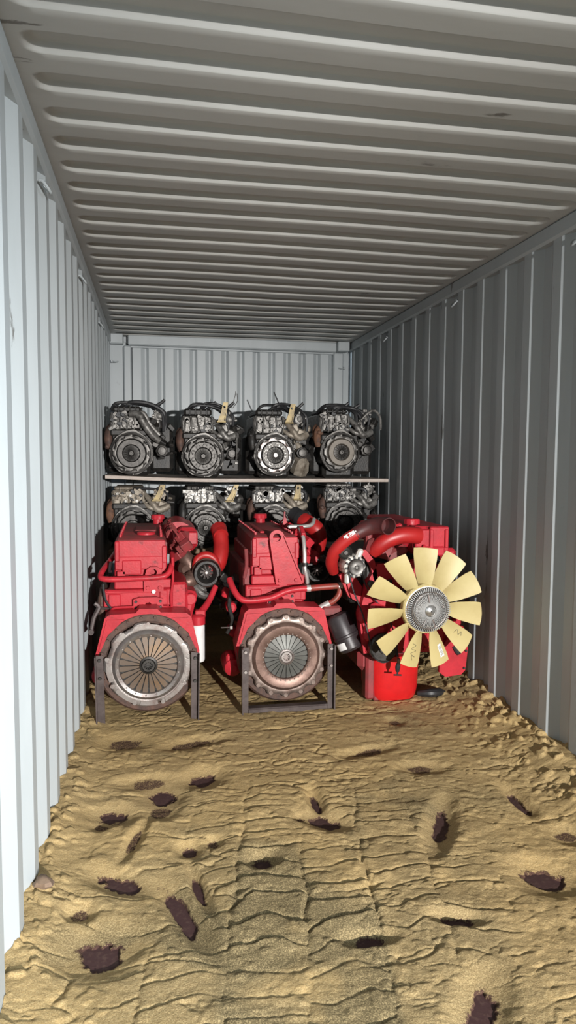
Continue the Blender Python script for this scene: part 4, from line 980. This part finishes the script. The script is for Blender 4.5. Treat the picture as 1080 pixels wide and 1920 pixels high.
    mb.lathe((cx + .22, y + .07, h1 - .02), [(.012, 0), (.025, .006), (.03, .02)], 16)
    for i in range(7):
        t = rnd.random() * 6.28; mb.box((cx + .22 + .05 * math.cos(t), y + .09, h1 - .02 + .05 * math.sin(t)), (.025, .04, .018), .004, rot=(0, t, 0))
    mb.build('throttle_body', head_m if low else 'alu', root)
    # alternator low on the right, small rough brackets around it
    ax_, az_ = cx + .235, base + zc + .02
    mb = MB()
    if not low:
        mb.lathe((ax_, y + .06, az_), [(.012, -.030), (.030, -.028), (.034, -.012), (.030, -.008), (.046, -.004), (.050, .006), (.050, .08)], 28, rmod=lambda an, j: 1 + (.06 * math.cos(9 * an) if j > 3 else 0))
        mb.box((ax_ - .05, y + .11, az_ + .05), (.06, .06, .05), .01, rot=(0, .5, 0)); mb.build('alternator', 'dark_steel', root)
        mb = MB()
    for i in range(30):
        mb.box((cx + .12 + rnd.random() * .19, y + .08 + rnd.random() * .25, base + zc - .02 + rnd.random() * (.30 if not low else .26)), (.02 + rnd.random() * .06, .03 + rnd.random() * .06, .02 + rnd.random() * .05), .006, rot=(rnd.random(), rnd.random() * 2, rnd.random()))
    stuff(mb.build('side_bracket', 'grease', root))
    mb = MB()
    for i in range(6):
        mb.box((cx + .13 + rnd.random() * .16, y + .06 + rnd.random() * .1, base + zc + .07 + rnd.random() * .2), (.015 + rnd.random() * .035, .03, .015 + rnd.random() * .03), .004, rot=(rnd.random(), rnd.random() * 2, rnd.random()))
    stuff(mb.build('sensor', 'alu', root))
    # exhaust manifold, rusty lump on the left
    mb = MB()
    mb.tube([(cx - .13, y + .14, h0 + .05), (cx - .17, y + .12, h0 + .0), (cx - .178, y + .10, h0 - .07), (cx - .17, y + .10, h0 - .13)], [.025, .034, .036, .026], 12, 4)
    mb.tube([(cx - .14, y + .22, h0 + .06), (cx - .18, y + .18, h0 + .02), (cx - .185, y + .12, h0 - .05)], [.02, .028, .03], 10, 4)
    for i in range(5): mb.box((cx - .195 + rnd.random() * .06, y + .08 + rnd.random() * .08, h0 - .13 + rnd.random() * .14), (.04, .05, .035), .01, rot=(rnd.random(), rnd.random(), 0))
    mb.build('exhaust_manifold', manifold, root)
    # hoses and looms over the top
    for i in range(hoses):
        x0 = cx - .16 + rnd.random() * .16; x1 = cx + .14 + rnd.random() * .14; zt = top + .01 + rnd.random() * .03
        if low: zt = min(zt, base + tall - .05)
        mb = MB(); mb.tube([(x0, y + .12 + .1 * rnd.random(), top - .03), (x0 + .05, y + .10, zt), ((x0 + x1) / 2 + .04, y + .08 + .1 * rnd.random(), zt - .005), (x1, y + .08, top - .05), (x1 + .03 * rnd.random(), y + .10, h0 + .04 * rnd.random())], .007 + rnd.random() * .010, 8, 5)
        mb.build('hose', 'black', root)
    if not low:
        for i in range(2):
            x0 = cx - .02 + rnd.random() * .24; mb = MB(); mb.tube([(x0 - .04, y + .15, top - .02), (x0, y + .13, top + .012), (x0 + .05, y + .12, top + .040 + rnd.random() * .02)], [.012, .013, .012], 9, 4)
            mb.build('hose_stub', 'black', root)
    if bracket:
        bx, bz0, bz1, lean = bracket
        mb = MB()
        zm = bz0 + (bz1 - bz0) * .45
        mb.holed([(cx + bx, bz0), (cx + bx + .060, bz0), (cx + bx + .058 + lean * .5, zm), (cx + bx + .056 + lean, bz1), (cx + bx + .016 + lean, bz1), (cx + bx + .012 + lean * .5, zm)], (cx + bx + .034 + lean * .75, bz0 + (bz1 - bz0) * .78), .010, y + .05, y + .056, 24)
        mb.prism([(cx + bx + .054, bz0), (cx + bx + .060, bz0), (cx + bx + .058 + lean * .5, zm), (cx + bx + .052 + lean * .5, zm)], y + .03, y + .056)
        mb.box((cx + bx + .032, y + .035, bz0 + .006), (.075, .05, .012), .003)
        mb.build('lifting_bracket', 'zinc', root)
    return root, h0, h1, top

U = 'black car engines on the plywood shelf'; Lw = 'car engines under the plywood shelf'
yb_ = 5.64
# upper row: darker metals put its dimmer light into the colours
car_engine('black car engine on the shelf against the left wall, silver diagonal pipe beside head', -.178, shelf_z(-.18), yb_, 21, 'alu', .055, 'mid_steel', 'dark_steel', 'dark_steel', None, None, 6, False, U, 'silver', 'rust', zc=.178)
r2 = car_engine('black car engine second from left on the shelf, tan upright bracket, dark ribbed clutch', .382, shelf_z(.38), yb_, 22, 'alu', .065, 'dark_steel', 'dark_steel', 'mid_steel', 'dark_steel', (.115, 1.80, 1.965, .035), 6, False, U, None, 'rust', zc=.178)
r3 = car_engine('car engine on the shelf with the brightest, polished clutch and yellow bracket', .966, shelf_z(.96), yb_, 23, 'alu', .055, 'steel', 'dark_steel', 'mid_steel', 'alu_clean', (.085, 1.80, 1.960, .035), 5, False, U, None, 'grease', zc=.190)
r4 = car_engine('black car engine on the shelf nearest the right wall, smooth brown-grey clutch face', 1.520, shelf_z(1.52), yb_, 24, 'alu', .040, 'mid_steel', 'greybrown', 'dark_steel', None, None, 5, False, U, None, 'orange_rust', zc=.218)
# pale jug-like gearbox casting and loose cable hanging by the third and second engines
mb = MB(); mb.lathe((1.20, yb_ + .12, shelf_z(1.2) + .105), [(.03, -.08), (.07, -.07), (.080, -.02), (.065, .05), (.03, .08)], 7, axis=(.2, -.5, 1)); mb.tube([(1.14, yb_ + .12, 1.66), (1.18, yb_ + .10, 1.60), (1.19, yb_ + .12, 1.52)], [.025, .035, .04], 10, 4); mb.build('gearbox_casting', 'alu_tan', r3[0])
mb = MB(); mb.tube([(1.03, yb_ + .2, 1.97), (.965 + .02, yb_ + .2, 2.07)], .005, 6, 1); mb.build('dipstick', 'black', r3[0])
mb = MB(); mb.tube([(.63, yb_ + .2, 1.93), (.66, yb_ + .2, 2.03), (.665, yb_ + .2, 2.07)], .003, 6, 3); mb.tube([(.64, yb_ + .2, 1.93), (.68, yb_ + .2, 1.99), (.675, yb_ + .2, 2.05)], .003, 6, 3); mb.build('wire', 'alu', r2[0])
mb = MB(); mb.tube([(.655, yb_ + .02, 1.72), (.65, yb_ - .0, 1.60), (.645, yb_ - .0, 1.50), (.62, yb_ + .0, 1.44)], .006, 8, 4); mb.box((.648, yb_, 1.475), (.03, .02, .02), .004); mb.build('earth_strap', 'alu', r2[0])
mb = MB(); mb.tube([(1.70, yb_ + .05, 1.84), (1.76, yb_ + .04, 1.90), (1.82, yb_ + .05, 1.92), (1.87, yb_ + .06, 1.86), (1.88, yb_ + .07, 1.76)], [.011, .012, .012, .011, .010], 10, 5); mb.build('side_pipe', 'alu', r4[0])
# lower row
bl = .79
car_engine('tan-stained car engine under the shelf at the left wall, orange rusted manifold', -.172, bl, yb_, 31, 'alu_tan', .03, 'dark_steel', 'dark_steel', 'dark_steel', None, (.15, 1.17, 1.30, .05), 1, True, Lw, None, 'orange_rust', zc=.165, tall=.53)
car_engine('pale-headed car engine under the shelf, between left and middle red engines', .400, bl, yb_, 32, 'alu_clean', .03, 'dark_steel', 'dark_steel', 'mid_steel', 'mid_steel', (.16, 1.16, 1.30, .06), 2, True, Lw, None, 'grease', zc=.165, tall=.53)
car_engine('pale-headed car engine under the shelf, directly behind middle red engine', .960, bl, yb_, 33, 'alu_clean', .03, 'dark_steel', 'dark_steel', 'dark_steel', None, (.165, 1.17, 1.30, .01), 1, True, Lw, None, 'rust', zc=.165, tall=.53)
car_engine('grey car engine under the shelf toward right wall, black clutch beside a red hose', 1.565, bl, yb_, 34, 'alu', .03, 'dark_steel', 'dark_steel', 'dark_steel', 'mid_steel', None, 2, True, Lw, None, 'rust', zc=.185, tall=.53)

# ------------------------------------------------------------------ small loose things on the sand
def stone(name, label, x, y, r, m, seed, cat='stone', sq=.6):
    rnd = random.Random(seed); mb = MB(); n = 10; prof = []
    ph_ = [rnd.random() * 6 for _ in range(6)]
    mb.lathe((0, 0, 0), [(.05 * r, -r * sq), (.62 * r, -r * sq * .8), (.98 * r, -.1 * r), (.85 * r, r * sq * .5), (.45 * r, r * sq * .9), (.05 * r, r * sq)], n, axis=(0, 0, 1),
             rmod=lambda an, j: 1 + .22 * math.sin(2 * an + ph_[j]) + .12 * math.sin(3 * an + ph_[j - 1]))
    z = sand_at(x, y); mb.v = [(p[0] + x, p[1] + y, p[2] + z + r * sq * .45) for p in mb.v]
    o = mb.build(name, m, org=(x, y, z)); tag(o, label, cat); return o
stone('stone', 'brown stone on the sand against the foot of the left wall', -.375, 2.34, .032, 'pebble', 3)
rb = MB(); zb = sand_at(1.66, 3.95)
rb.tube([(1.575, 3.98, zb + .022), (1.64, 3.94, zb + .034), (1.71, 3.96, zb + .028), (1.755, 4.0, zb + .012)], [.016, .026, .024, .012], 10, 4)
tag(rb.build('rubber_scrap', 'black', org=(1.66, 3.95, zb)), 'black rubber scrap on the sand right of the red oil sump', 'scrap')
